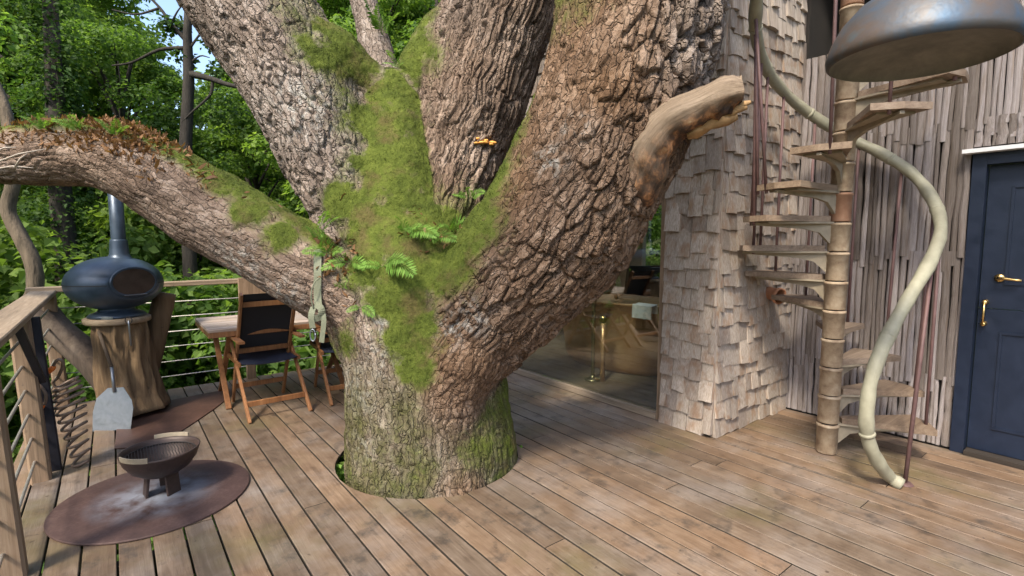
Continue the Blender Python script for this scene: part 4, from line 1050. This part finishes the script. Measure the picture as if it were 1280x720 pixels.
# ================================================================ coiled hose on the railing post
hs = thing('coiled_hose', 'brown coiled garden hose with orange fittings hanging by the railing post', 'hose', G(103, 588)); hb = G(103, 588)
pts = []; topc = D(82, 478, 3.36); botc = D(103, 578, 3.34); turns = 11
for t_ in np.linspace(0, 1, 170):
    c = topc + (botc - topc) * (t_**1.35) ; a = t_ * turns * 2 * math.pi; r = .05 + .012 * math.sin(t_ * 5)
    c = c + V(0, 0, -.006) ; r *= 1.25; pts.append(c + RT * (r * math.cos(a)) + F0 * (r * math.sin(a)) + V(0, 0, .03 * math.sin(a + 1)))
lead = [D(60, 468, 3.30), D(72, 450, 3.30), D(79, 455, 3.32), D(72, 472, 3.34), D(66, 478, 3.34), D(74, 486, 3.36)]
MB().tube(catmull(lead + pts[:1], 6), .0095, 8).build('lead', MT['hose'], hs, hb)
MB().tube(pts, .0095, 7).build('coil', MT['hose'], hs, hb)
tail = [D(62, 468, 3.3), D(52, 466, 3.24), D(42, 480, 3.2), D(50, 482, 3.2), D(57, 492, 3.2), D(57, 502, 3.2), D(54, 506, 3.2)]
MB().tube(catmull(tail, 6), .0085, 8).build('lead', MT['hose'], hs, hb)
for a, b in (((54, 506, 3.2), (44, 516, 3.2)), ((68, 458, 3.3), (59, 466, 3.29))):
    p, q = D(*a), D(*b); fit = MB().tube([p, p * .7 + q * .3, p * .3 + q * .7, q], [.012, .018, .018, .014], 10); fit = fit.build('orange_fitting', MT['orange'], hs, hb)
    MB().tube([q, q + (q - p) * .55], [.013, .010], 10).build('nozzle', MT['darksteel'], fit, hb)

# ================================================================ table and chairs
TZ = .725
tx0, tx1, ty0, ty1 = .60, 1.92, 4.98, 5.86
table = thing('garden_table', 'weathered slatted wooden table by the far railing', 'table', ((tx0 + tx1) / 2, (ty0 + ty1) / 2, 0)); tb = V((tx0 + tx1) / 2, (ty0 + ty1) / 2, 0)
nb_ = 7; wy = (ty1 - ty0) / nb_
for i in range(nb_):
    MB().bar((tx0, ty0 + (i + .5) * wy, TZ), (tx1, ty0 + (i + .5) * wy, TZ), wy - .006, .026, (0, 1, 0)).build('slat', MT['table'], table, tb)
ap = MB(); 
for y in (ty0 + .012, ty1 - .012): ap.bar((tx0 + .0, y, TZ - .036), (tx1, y, TZ - .036), .022, .046, (0, 1, 0))
for x in (tx0 + .012, tx1 - .012): ap.bar((x, ty0 + .025, TZ - .036), (x, ty1 - .025, TZ - .036), .022, .046, (1, 0, 0))
ap.build('apron', MT['teak'], table, tb)
for x in (tx0 + .14, tx1 - .14):
    MB().bar((x, ty0 + .10, 0), (x, ty1 - .10, TZ - .06), .045, .03).build('leg', MT['teak'], table, tb)
    MB().bar((x + .035, ty1 - .10, 0), (x + .035, ty0 + .10, TZ - .06), .045, .03).build('leg', MT['teak'], table, tb)

def chair(loc, rz, label):
    """folding chair, local: x across, the sitter faces +y, the rear feet at y = 0"""
    t = thing('folding_chair', label, 'chair', loc, rz); W2 = .245; tk = MT['teak']
    for s_ in (-1, 1):
        x = s_ * W2
        MB().bar((x, .0, 0), (x, .60, .63), .022, .045).build('rear_leg', tk, t)
        MB().bar((x - s_ * .024, .74, 0), (x - s_ * .024, .20, 1.05), .022, .045).build('back_post', tk, t)
        MB().bar((x, .16, .645), (x, .70, .655), .05, .022).build('armrest', tk, t)
    MB().bar((-W2 + .012, .115, .13), (W2 - .012, .115, .13), .018, .045, (0, 1, 0)).build('stretcher', tk, t)
    MB().bar((-W2 + .03, .665, .16), (W2 - .03, .665, .16), .018, .045, (0, 1, 0)).build('stretcher', tk, t)
    py_ = lambda z: .74 - .54 * z / 1.05
    for z in (.955, .52): MB().bar((-W2 + .036, py_(z) - .004, z), (W2 - .036, py_(z) - .004, z), .02, .045, (0, 1, 0)).build('back_rail', tk, t)
    bs = MB(); nx, nz_ = 8, 8; vs = []
    for i in range(nz_ + 1):
        z = .50 + (1.045 - .50) * i / nz_
        for k in range(nx + 1):
            u = k / nx; vs.append((-W2 + .038 + u * (2 * W2 - .076), py_(z) + .012 + .022 * math.sin(math.pi * u) * math.sin(math.pi * i / nz_), z))
    vv = vs + [(a, b + .004, c) for a, b, c in vs]; m_ = len(vs); f = []
    for i in range(nz_):
        for k in range(nx):
            o = i * (nx + 1) + k; f += [(o, o+1, o+nx+2, o+nx+1), (m_+o, m_+o+nx+1, m_+o+nx+2, m_+o+1)]
    bs.add(vv, f, True); bs.build('back_sling', MT['sling'], t)
    se = MB(); vs = []
    for i in range(7):
        y = .28 + .48 * i / 6
        for k in range(9):
            u = k / 8; vs.append((-W2 + .012 + u * (2 * W2 - .024), y, .44 + .02 * i / 6 - .02 * math.sin(math.pi * u)))
    m_ = len(vs); vv = vs + [(a, b, c - .004) for a, b, c in vs]; f = []
    for i in range(6):
        for k in range(8): o = i * 9 + k; f += [(o, o+1, o+10, o+9), (m_+o, m_+o+9, m_+o+10, m_+o+1)]
    se.add(vv, f, True); se.build('seat_sling', MT['navy_sling'], t)
    for s_ in (-1, 1): MB().bar((s_ * W2 - s_ * .0, .27, .435), (s_ * W2 - s_ * .0, .77, .455), .022, .035).build('seat_rail', tk, t)
    MB().bar((-W2 + .012, .765, .448), (W2 - .012, .765, .448), .022, .035, (0, 1, 0)).build('seat_rail', tk, t)
    return t
chair((1.055, 4.57, 0), math.radians(2), 'teak folding chair with a black sling back, fully in view at the table')
chair((1.74, 4.60, 0), math.radians(-4), 'teak folding chair half hidden by the oak trunk beside the table')

# ================================================================ hanging metal shade
sc = V(*D(1147, 74, 2.12)); shade = thing('hanging_shade', 'large domed metal shade with a blue brown patina and painted sky tint hanging above the deck', 'shade', sc)
R0 = .312
outer = [(R0 - .012, 0), (R0, .006), (R0 + .004, .03), (R0, .05), (R0 * .96, .09), (R0 * .85, .155), (R0 * .68, .215), (R0 * .46, .26), (R0 * .24, .285), (.07, .295), (.06, .33), (.03, .34), (.001, .34)]
MB().lathe(outer, n=72).build('dome', MT['patina'], shade)
inner = [(R0 - .012, 0), (R0 * .92, .035), (R0 * .6, .065), (R0 * .3, .08), (.001, .085)]
MB().lathe(inner, n=72).build('underside', MT['galv'], shade)
MB().tube([(0, 0, .33), (0, 0, 1.2), (.0, .0, HWALL - sc[2] + .6)], .008, 8).build('hanging_rod', MT['darksteel'], shade)
shade.rotation_euler = (0, 0, 0)
# beam over the deck that carries the shade
bm = MB().bar((2.2, sc[1], HWALL + .19), (6.0, sc[1], HWALL + .19), .1, .09, (0, 1, 0)).build('roof_beam', MT['post']); tag(bm, 'timber beam reaching from the roof out over the deck', 'beam')

# ================================================================ things on the oak
def fern(px, py, fronds, label, mat='fern', n=9):
    p, nr = surf(px, py)
    if p is None: return
    base = p - nr * .004; t = thing('fern', label, 'fern', base, 0, None)
    for (ang, ln, lift) in fronds:
        a = math.radians(ang); ln *= 1.25; d0 = RT * math.cos(a) + V(0, 0, 1) * math.sin(a) - F0 * .35 + nr * (lift + .25); d0 = unit(d0)
        pts = [V(0, 0, 0)]; cur = d0.copy(); k_ = 12
        for i in range(k_): pts.append(pts[-1] + cur * ln / k_); cur = unit(cur + V(0, 0, -.085) )
        pts = np.array(pts); fm = MB(); fm.tube(pts, np.linspace(.0022, .0008, len(pts)), 4)
        tgs = np.gradient(pts, axis=0)
        for i in range(2, k_ + 1):
            tt = unit(tgs[i]); side = unit(np.cross(tt, nr + V(0, 0, .4) - F0 * .3)); ub = np.cross(side, tt)
            w = ln * .24 * math.sin(math.pi * (.12 + .88 * (i / (k_ + 1)) ** .8)) ** .8 + .004
            for s_ in (-1, 1):
                for half in (0, .5):
                    b = pts[i] - tt * half * ln / k_; e = b + side * s_ * w * random.uniform(.85, 1.1) + tt * w * .45 - ub * w * random.uniform(.05, .3)
                    m1 = (b + e) / 2; wd = tt * ln / k_ * .27
                    fm.add([b, m1 - wd, e, m1 + wd], [(0, 1, 2, 3)])
        fm.build('frond', MT[mat], t)
    return t
fern(398, 300, [(58, .22, .1), (75, .2, .1), (120, .1, .2)], 'fern with tall upright fronds at the start of the left limb')
fern(436, 328, [(15, .16, .2), (165, .14, .2), (80, .09, .3)], 'small fern in the brown leaf litter of the fork')
fern(478, 334, [(12, .26, .25), (32, .2, .2), (150, .12, .2)], 'broad bright fern in the middle of the mossy fork')
fern(508, 292, [(12, .22, .2), (40, .13, .2), (100, .13, .2)], 'arching fern at the back of the mossy fork')
fern(566, 290, [(75, .16, .2), (50, .2, .2), (100, .1, .2), (150, .12, .2)], 'upright fern against the right limb')
fern(588, 248, [(40, .13, .2), (140, .12, .2), (90, .1, .2)], 'fern tuft between the middle limb and the right limb')
fern(428, 362, [(60, .13, .2), (100, .07, .2)], 'single fern frond below the leaf litter')
fern(450, 384, [(5, .12, .2), (170, .07, .2)], 'low fern frond sprouting from the mossy trunk')
fern(535, 300, [(20, .2, .2), (60, .16, .2), (140, .15, .2)], 'small fern on the reddish litter by the middle limb')
fern(412, 318, [(150, .14, .2), (100, .16, .2), (40, .12, .2)], 'fern above the webbing strap')
fern(498, 84, [(95, .12, .5), (150, .1, .5), (20, .06, .4)], 'little seedling leaf on the moss between the upper limbs')
fern(478, 44, [(120, .3, .2), (100, .3, .2), (60, .2, .2)], 'fern with long fronds behind the saddle of the upper limbs')
# leaf litter and dead fern in the pockets
def litter(px, py, n, spread, name, label, mat, size, liftv=.6, seed=0):
    p, nr = surf(px, py)
    if p is None: return
    rg = np.random.default_rng(seed); base = []
    m = MB(); t0 = p - nr * .01
    for i in range(n):
        o = rg.normal(0, 1, 3) * V(*spread); o = RT * o[0] + F0 * o[1] + V(0, 0, 1) * abs(o[2])
        d_ = unit(rg.normal(0, 1, 3) + V(0, 0, liftv)); ln = size * rg.uniform(.5, 1.6); sd_ = unit(np.cross(d_, rg.normal(0, 1, 3))); w = ln * .16
        q_, k_, f_ = o, 4, []
        hit = BVH.ray_cast(Vector(p + o + V(0, 0, .4)), Vector((0, 0, -1)), .9)
        if hit[0] is not None: q_ = V(*hit[0]) - p
        elif i > 3: continue
        pts = [q_]
        for j_ in range(k_): pts.append(pts[-1] + d_ * ln / k_); d_ = unit(d_ + rg.normal(0, .28, 3) + V(0, 0, -.1))
        vs = []
        for j_, q in enumerate(pts): ww = w * math.sin(math.pi * (.15 + .8 * j_ / k_)); vs += [q - sd_ * ww, q + sd_ * ww]
        m.add(vs, [(2*j_, 2*j_+1, 2*j_+3, 2*j_+2) for j_ in range(k_)])
    o = m.build(name, MT[mat]); o.location = [float(a) for a in p]; return tag(o, label, 'leaf litter', kind='stuff')
litter(418, 330, 90, (.07, .06, .03), 'leaf_litter', 'rusty brown dead leaves caught in the fork of the oak', 'deadfern', .05, .3, 1)
litter(432, 352, 70, (.07, .05, .03), 'leaf_litter', 'dry brown fern bits below the fork litter', 'deadfern', .05, .2, 2)
litter(540, 292, 60, (.10, .05, .02), 'leaf_litter', 'thin reddish litter on the moss at the foot of the middle limb', 'deadfern', .035, .2, 3)
for i, (px, k) in enumerate(((25, 220), (70, 380), (115, 620), (150, 680), (180, 320))):
    litter(px, 176 if px > 130 else 172, k, (.10, .10, .05), 'dead_fern', ['dry fern bits on the limb at the edge of the view', 'sparse dry fern on the long left limb', 'thick clump of dead fern on the long left limb', 'largest clump of curled dead fern at the bend of the left limb', 'dead fern trailing down from the bend of the left limb'][i], 'deadfern', .036, .9, 10 + i)
for i, (px, py) in enumerate(((58, 163), (100, 163), (146, 170))):
    fern(px, py, [(80, .10, .2), (45, .12, .2), (130, .11, .2), (100, .08, .2)], ['young green sprigs growing among the dead fern', 'green leaves poking out of the dead fern clump', 'leafy sprig at the bend of the left limb'][i])
litter(245, 218, 60, (.16, .05, .01), 'leaf_litter', 'straw coloured litter on the slope of the left limb', 'deadfern', .045, .2, 40)
# pale dead twigs along the left limb
tw_ = MB()
for a, b in (((-10, 205, 3.12), (58, 186, 3.10)), ((-10, 192, 3.12), (20, 184, 3.11)), ((-10, 212, 3.12), (42, 210, 3.11)), ((18, 210, 3.11), (34, 192, 3.10))):
    p, q = D(*a), D(*b); tw_.tube([p, (p + q) / 2 + V(0, 0, .015), q], [.006, .005, .002], 5)
MT['twig'] = plain('pale_twig', (.45, .38, .31), .8)
tag(tw_.build('dead_twig', MT['twig']), 'pale bare twig lying along the side of the left limb', 'twig')
# bracket fungus
p, nr = surf(606, 178)
fg = MB()
for i in range(9):
    o = RT * ((i - 4) * .021) + V(0, 0, .012 * math.sin(i * 1.9)); r = random.uniform(.018, .03)
    q_, _, _, _ = BVH.find_nearest(Vector(p + o)); fg.lathe([(.001, -.008), (r * .8, -.007), (r, 0), (r * .7, .008), (.001, .01)], V(*q_) - p + nr * .008, 12)
f_o = fg.build('bracket_fungus', MT['fungus']); f_o.location = [float(a) for a in p]; tag(f_o, 'orange bracket fungus on the ridged bark of the middle limb', 'fungus')
# webbing strap with a snap hook
def ribbon(pts, w, side, th=.003):
    m = MB(); pts = np.array(pts); vs = []
    tg_ = np.gradient(pts, axis=0)
    for p_, t_ in zip(pts, tg_):
        sd_ = V(*side); sd_ = unit(sd_ - unit(t_) * sd_.dot(unit(t_))); nn = np.cross(unit(t_), sd_)
        vs += [p_ - sd_ * w / 2, p_ + sd_ * w / 2, p_ + sd_ * w / 2 + nn * th, p_ - sd_ * w / 2 + nn * th]
    return m.add(vs, [(i*4+q_, i*4+(q_+1) % 4, i*4+4+(q_+1) % 4, i*4+4+q_) for i in range(len(pts)-1) for q_ in range(4)] + [(3, 2, 1, 0), tuple(len(vs)-4+q_ for q_ in range(4))])
top_p = []
for py in (312, 325, 340, 355, 370):
    p, nr = surf(398, py)
    if p is not None: top_p.append(p - F0 * .012)
strap = thing('webbing_strap', 'green webbing strap with a steel snap hook hanging on the left limb', 'strap', top_p[-1]); sbase = top_p[-1]
d_s = float(np.dot(top_p[-1], F0)) - .015
ribbon(catmull(top_p + [D(398, 383, d_s)], 4), .046, RT).build('band', MT['webbing'], strap, sbase)
ribbon(catmull([D(394, 380, d_s - .01), D(402, 386, d_s - .03), D(400, 396, d_s - .02), D(390, 398, d_s - .03), D(390, 388, d_s - .02)], 5), .04, unit(RT * .6 + V(0, 0, .7))).build('knot', MT['webbing'], strap, sbase)
ribbon(catmull([D(392, 384, d_s - .012), D(389, 395, d_s - .03), D(391, 410, d_s - .02)], 4), .036, RT).build('loop', MT['webbing'], strap, sbase)
ribbon(catmull([D(402, 386, d_s - .01), D(405, 400, d_s - .02), D(402, 428, d_s - .01)], 4), .03, unit(RT + V(0, 0, .25))).build('tail', MT['webbing'], strap, sbase)
hk = [D(391, 419, d_s - .025) + RT * (.016 * math.cos(a)) + V(0, 0, .036 * math.sin(a)) for a in np.linspace(.3, 6.6, 22)]
MB().tube(hk, .0045, 6).build('snap_hook', MT['steel'], strap, sbase)
MB().tube(catmull([D(402, 345, d_s + .0), D(392, 355, d_s - .03), D(389, 372, d_s - .03), D(392, 386, d_s - .02)], 4), .004, 6).build('cord', MT['webbing'], strap, sbase)

# ================================================================ forest around the deck
def terrain_z(x, y):
    d = np.hypot(x - 1.5, y - 2.5)
    return -3.9 + .30 * np.clip(d - 9, 0, 60) + .35 * np.sin(x * .35) * np.cos(y * .31)
n = 90; gxs = np.linspace(-75, 75, n); gg = np.stack(np.meshgrid(gxs, gxs, indexing='ij'), -1)
tz = terrain_z(gg[..., 0], gg[..., 1]); tz = np.minimum(tz, 9)
tv = np.concatenate([gg, tz[..., None]], -1).reshape(-1, 3); ix = np.arange((n) * (n)).reshape(n, n)
tf = np.stack([ix[:-1, :-1], ix[1:, :-1], ix[1:, 1:], ix[:-1, 1:]], -1).reshape(-1, 4)
tag(link('ground', fast_mesh('ground', tv, tf, MT['soil'], True)), kind='structure')
def gz(x, y): return float(min(9, terrain_z(np.float64(x), np.float64(y))))
def loc_at(px, depth):
    p = D(px, 300, depth); return p[0], p[1]

# ---- trees: trunk with limbs, crown of leaf clumps
def crown_clusters(rg, h0, h1, rx_, k):
    cs, rs = [], []
    for i in range(k):
        u = rg.uniform(0, 1); z = h0 + (h1 - h0) * u; prof_ = math.sin(math.pi * (.12 + .80 * u)) ** .7
        a = rg.uniform(0, 6.283); r = rx_ * prof_ * math.sqrt(rg.uniform(.15, 1))
        cs.append(V(r * math.cos(a), r * math.sin(a), z)); rs.append(rg.uniform(.5, .95) * rx_ * .30)
    return cs, rs
def trunk_mesh(rg, h, r, cs):
    m = MB(); bend = rg.normal(0, .25, 2)
    ax = lambda z: V(bend[0] * math.sin(z / h * 2.5), bend[1] * math.sin(z / h * 2.), z)
    m.tube([ax(z) for z in np.linspace(-.4, h, 9)], np.linspace(r * 1.25, r * .25, 9), 9, wob=.12)
    for c in cs[::2]:
        z0 = max(.25 * h, min(.92 * h, c[2] * .78)); p = ax(z0); q = c; mid = (p + q) / 2 + V(0, 0, .25)
        m.tube(catmull([p, mid, q], 3), np.linspace(r * .38, r * .06, 7), 5, cap=False)
    return m
TREES = []
for k in range(4):
    rg = np.random.default_rng(100 + k); h = (11.5, 13, 10.5, 12)[k]; rx_ = (3.0, 3.4, 2.8, 3.2)[k]
    cs, rs = crown_clusters(rg, .24 * h, h, rx_, 58)
    tm = trunk_mesh(rg, h * .9, (.17, .21, .14, .19)[k], cs).mesh('trunk', MT['trunk'])
    vb, fb = leaf_cloud(cs, rs, 560, .125, .55, 200 + k)
    TREES.append((tm, fast_mesh('crown', vb, fb, MT[('leaf_b', 'leaf_b', 'leaf_a', 'leaf_a')[k]])))
def tree(x, y, kind, s, rot, label, group=None):
    t = thing('forest_tree', label, 'tree', (x, y, gz(x, y) - .1), rot, group)
    a = link('trunk', TREES[kind][0], t); b = link('crown', TREES[kind][1], t); t.scale = (s, s, s); return t
GL = ['narrow mid green forest tree beyond the far railing', 'tall pale green forest tree beyond the far railing', 'short mid green forest tree beyond the far railing', 'dark green forest tree beyond the far railing']
for px, dep, kind, s, rot in ((-60, 12.5, 1, .95, .3), (60, 15.5, 0, 1.05, 1.3), (150, 13.5, 3, .78, 2.2), (-160, 15, 2, 1.1, 4.), (330, 14, 2, .80, 5.), (400, 18, 1, .95, .8), (470, 13.5, 0, 1.0, 2.9), (540, 17, 3, 1.1, 1.9),
                              (20, 21, 2, 1.1, .9), (130, 22, 1, .95, 3.6), (200, 24, 3, .72, 2.5), (290, 24, 0, .70, 4.4), (360, 26, 2, .9, 1.1), (620, 20, 1, 1.1, 3.2)):
    x_, y_ = loc_at(px, dep); tree(x_, y_, kind, s, rot, GL[kind], 'forest trees beyond the far railing')
for x_, y_, kind, s, rot in ((-9.5, 10.5, 0, .9, .4), (-15, 4.5, 1, .7, 2.), (-15, 9, 3, 1.1, 3.), (-14, -4, 0, .8, 5.), (-6.5, 13.5, 2, 1.05, 2.7), (5.5, 12, 2, 1., 1.7), (9, 11, 1, 1., .2), (11, 7, 0, .9, 2.2), (12, 2, 3, 1., 4.)):
    tree(x_, y_, kind, s, rot, 'leafy forest tree standing round the sides of the deck and house', 'forest trees beside the deck')
# the slim dark trunk with bare branches that crosses the gap of sky
x_, y_ = loc_at(232, 11.); z_ = gz(x_, y_)
slim = thing('bare_trunk', 'slim dark trunk with bare crooked branches in front of the gap of sky', 'tree', (x_, y_, z_)); sl = V(x_, y_, z_)
MB().tube([V(x_, y_, z_ - .2), D(236, 300, 11), D(232, 180, 11), D(236, 100, 11), D(234, 40, 11), D(238, -40, 11)], [.17, .14, .12, .10, .08, .06], 10, wob=.1).build('trunk', MT['trunk'], slim, sl)
br = MB()
for path, r in (([(236, 92, 11), (262, 98, 10.9), (290, 107, 10.8), (330, 112, 10.8)], .075), ([(266, 100, 10.9), (264, 116, 10.9), (256, 126, 10.9), (240, 140, 10.9), (228, 152, 10.9)], .035), ([(234, 52, 11), (214, 30, 11), (200, 10, 11), (180, -10, 11)], .05), ([(234, 60, 11), (200, 62, 11), (165, 78, 11), (140, 82, 11)], .045), ([(236, 62, 11), (252, 40, 11), (268, 22, 11)], .03), ([(236, 80, 11), (250, 70, 11), (262, 72, 11)], .025), ([(214, 30, 11), (222, 14, 11), (232, 2, 11)], .025), ([(200, 10, 11), (170, 18, 11), (140, 12, 11)], .03)):
    br.tube(catmull([D(*a) for a in path], 4), np.linspace(r, r * .35, (len(path) - 1) * 4 + 1), 6)
br.build('branch', MT['trunk'], slim, sl)
rg = np.random.default_rng(77); cs = [D(rg.uniform(195, 285), rg.uniform(0, 90), 11.1) for _ in range(10)] + [D(rg.uniform(190, 300), rg.uniform(115, 200), 11.4) for _ in range(14)]
vb, fb = leaf_cloud([c - sl for c in cs], [.26] * 10 + [.5] * 14, 85, .10, .6, 78); link('crown', fast_mesh('crown', vb, fb, MT['leaf_c']), slim)
# ivy clad trunk
x_, y_ = loc_at(78, 9.5); z_ = gz(x_, y_); ivy = thing('ivy_clad_trunk', 'upright trunk wrapped in glossy ivy behind the left limb', 'tree', (x_, y_, z_))
MB().tube([(0, 0, -.2), (.05, 0, 3), (.02, .05, 6), (.1, 0, 9.5)], [.24, .2, .17, .1], 10).build('trunk', MT['trunk'], ivy)
cs = [V(.05 + rg.normal(0, .16), rg.normal(0, .16), z) for z in np.linspace(.6, 9.6, 44)]
vb, fb = leaf_cloud(cs, list(rg.uniform(.32, .55, 44)), 210, .085, .9, 79); link('crown', fast_mesh('crown', vb, fb, MT['leaf_c']), ivy)
# crooked pale stem by the corner of the railing
x_, y_ = loc_at(30, 6.6); z_ = gz(x_, y_); crook = thing('crooked_stem', 'crooked pale bare stem rising behind the corner of the railing', 'tree', (x_, y_, z_)); cb = V(x_, y_, z_)
cp = catmull([V(x_, y_, z_ - .2), V(x_ + .05, y_, -1.6), D(30, 470, 6.6), D(34, 395, 6.6), D(44, 360, 6.6), D(40, 325, 6.6), D(22, 290, 6.6), D(10, 262, 6.6), D(16, 230, 6.6), D(14, 190, 6.6), D(4, 130, 6.7), D(-30, 60, 6.8)], 4)
MB().tube(cp, np.linspace(.11, .06, len(cp)), 12, wob=.12).build('trunk', MT['trunk_pale'], crook, cb)
cs = [D(-40, 60, 6.8) + rg.normal(0, .4, 3) for _ in range(6)]; vb, fb = leaf_cloud([c - cb for c in cs], [.35] * 6, 90, .09, .6, 80); link('crown', fast_mesh('crown', vb, fb, MT['leaf_a']), crook)

# ---- shrubs on the slope
SH = []
for k in range(5):
    rg = np.random.default_rng(300 + k); cs, rs = [], []
    for i in range(26):
        a = rg.uniform(0, 6.28); r = 1.35 * math.sqrt(rg.uniform(0, 1)); cs.append(V(r * math.cos(a), r * math.sin(a), rg.uniform(.5, 2.3) * (1.15 - .35 * r))); rs.append(rg.uniform(.25, .5))
    sm_ = MB()
    for c in cs[::3]: sm_.tube(catmull([V(0, 0, -.1), V(c[0] * .3, c[1] * .3, c[2] * .5), c], 3), np.linspace(.03, .006, 7), 5, cap=False)
    vb, fb = leaf_cloud(cs, rs, 260, .082, .55, 400 + k)
    SH.append((sm_.mesh('stem', MT['trunk']), fast_mesh('foliage', vb, fb, MT[('leaf_b', 'leaf_b', 'leaf_a', 'leaf_b', 'leaf_a')[k]])))
rg = np.random.default_rng(5); spots = []
tries = 0
while len(spots) < 78 and tries < 4000:
    tries += 1
    if len(spots) < 58:
        px = rg.uniform(-120, 620); dep = 6.6 + 12 * rg.uniform(0, 1) ** 1.2; x_, y_ = loc_at(px, dep)
        if y_ < 7.9 and x_ > -2.2: continue
    else: x_, y_ = rg.uniform(-7, -2.4), rg.uniform(0, 9)
    if all((x_ - a)**2 + (y_ - b)**2 > 1.0 for a, b, _ in spots): spots.append((x_, y_, 0))
for x_, y_, _ in spots:
    k = int(rg.integers(0, 5)); t = thing('shrub', ('fresh pale green shrub on the forest slope below the railing', 'mid green shrub on the forest slope below the railing')[k in (2, 4)], 'shrub', (x_, y_, gz(x_, y_) - .05), rg.uniform(0, 6.28), 'shrubs below the railing')
    dd = math.hypot(x_ - 1.5, y_ - 2.5); s = rg.uniform(.95, 1.35) * (1.55 if dd > 7.5 else 1.15); t.scale = (s, s, s * rg.uniform(.95, 1.35))
    link('stem', SH[k][0], t); link('foliage', SH[k][1], t)
# ---- the wood on the far slope, one mass of leaves
rg = np.random.default_rng(6); cs, rs = [], []
for i in range(2000):
    a = rg.uniform(-1.25, 1.1); d_ = rg.uniform(24, 46); x_, y_ = d_ * math.sin(a), d_ * math.cos(a)
    top = 17 + 2.5 * math.sin(a * 5) 
    azg = math.atan2(*loc_at(250, 30)); 
    if abs(a - azg) < .06: top = 7.5
    cs.append(V(x_, y_, gz(x_, y_) + rg.uniform(0, 1)**1.1 * max(1, top - gz(x_, y_)))); rs.append(rg.uniform(.9, 1.8))
vb, fb = leaf_cloud(cs, rs, 80, .36, .6, 90)
tag(link('far_wood', fast_mesh('far_wood', vb, fb, MT['leaf_a'])), 'dense green wood covering the far slope', 'wood', kind='stuff')
# ---- low leaves covering the slope
rg = np.random.default_rng(8); k = 26000; xs = rg.uniform(-14, 16, k); ys = rg.uniform(-4, 22, k); keep = (np.hypot(xs - 1.5, ys - 2.5) > 3.2)
xs, ys = xs[keep], ys[keep]; zs = np.array([gz(a, b) for a, b in zip(xs, ys)]) + rg.uniform(.02, .5, len(xs))
vb, fb = blades(np.stack([xs, ys, zs], 1), np.tile(V(0, 0, .7), (len(xs), 1)), .28, .05, .7)
tag(link('undergrowth', fast_mesh('undergrowth', vb, fb, MT['leaf_b'])), 'low green undergrowth covering the forest floor', 'undergrowth', kind='stuff')
# ---- leaves showing in the gap round the oak
for px, py, lab in ((427, 582, 'green leaves poking up in the gap on the chair side of the oak'), (643, 566, 'green leaves in the gap between oak and deck on the window side')):
    g0 = G(px, py, -.06); g0 = g0 + unit(V(g0[0] - HX, g0[1] - HY, 0)) * -.03
    t = thing('gap_plant', lab, 'plant', (g0[0], g0[1], -.75))
    MB().tube([(0, 0, 0), (.01, 0, .4), (0, .01, .68)], [.006, .005, .003], 5).build('stem', MT['trunk'], t)
    cs = [V(a * .07 + rg.normal(0, .02), rg.normal(0, .05), .68 + rg.uniform(-.1, .07)) for a in rg.uniform(-1, 1, 8)]
    vb, fb = leaf_cloud(cs, [.05] * 8, 16, .045, .8, 95); link('foliage', fast_mesh('foliage', vb, fb, MT['fern']), t)
# earth mound under the hole so that the trunk stands in the slope
mo = MB().lathe([(2.6, -4.1), (1.8, -3.3), (1.2, -2.3), (.95, -1.2), (.80, -.6), (.62, -.5)], (gx, gy, 0), 40); tag(mo.build('earth_mound', MT['soil']), kind='structure')
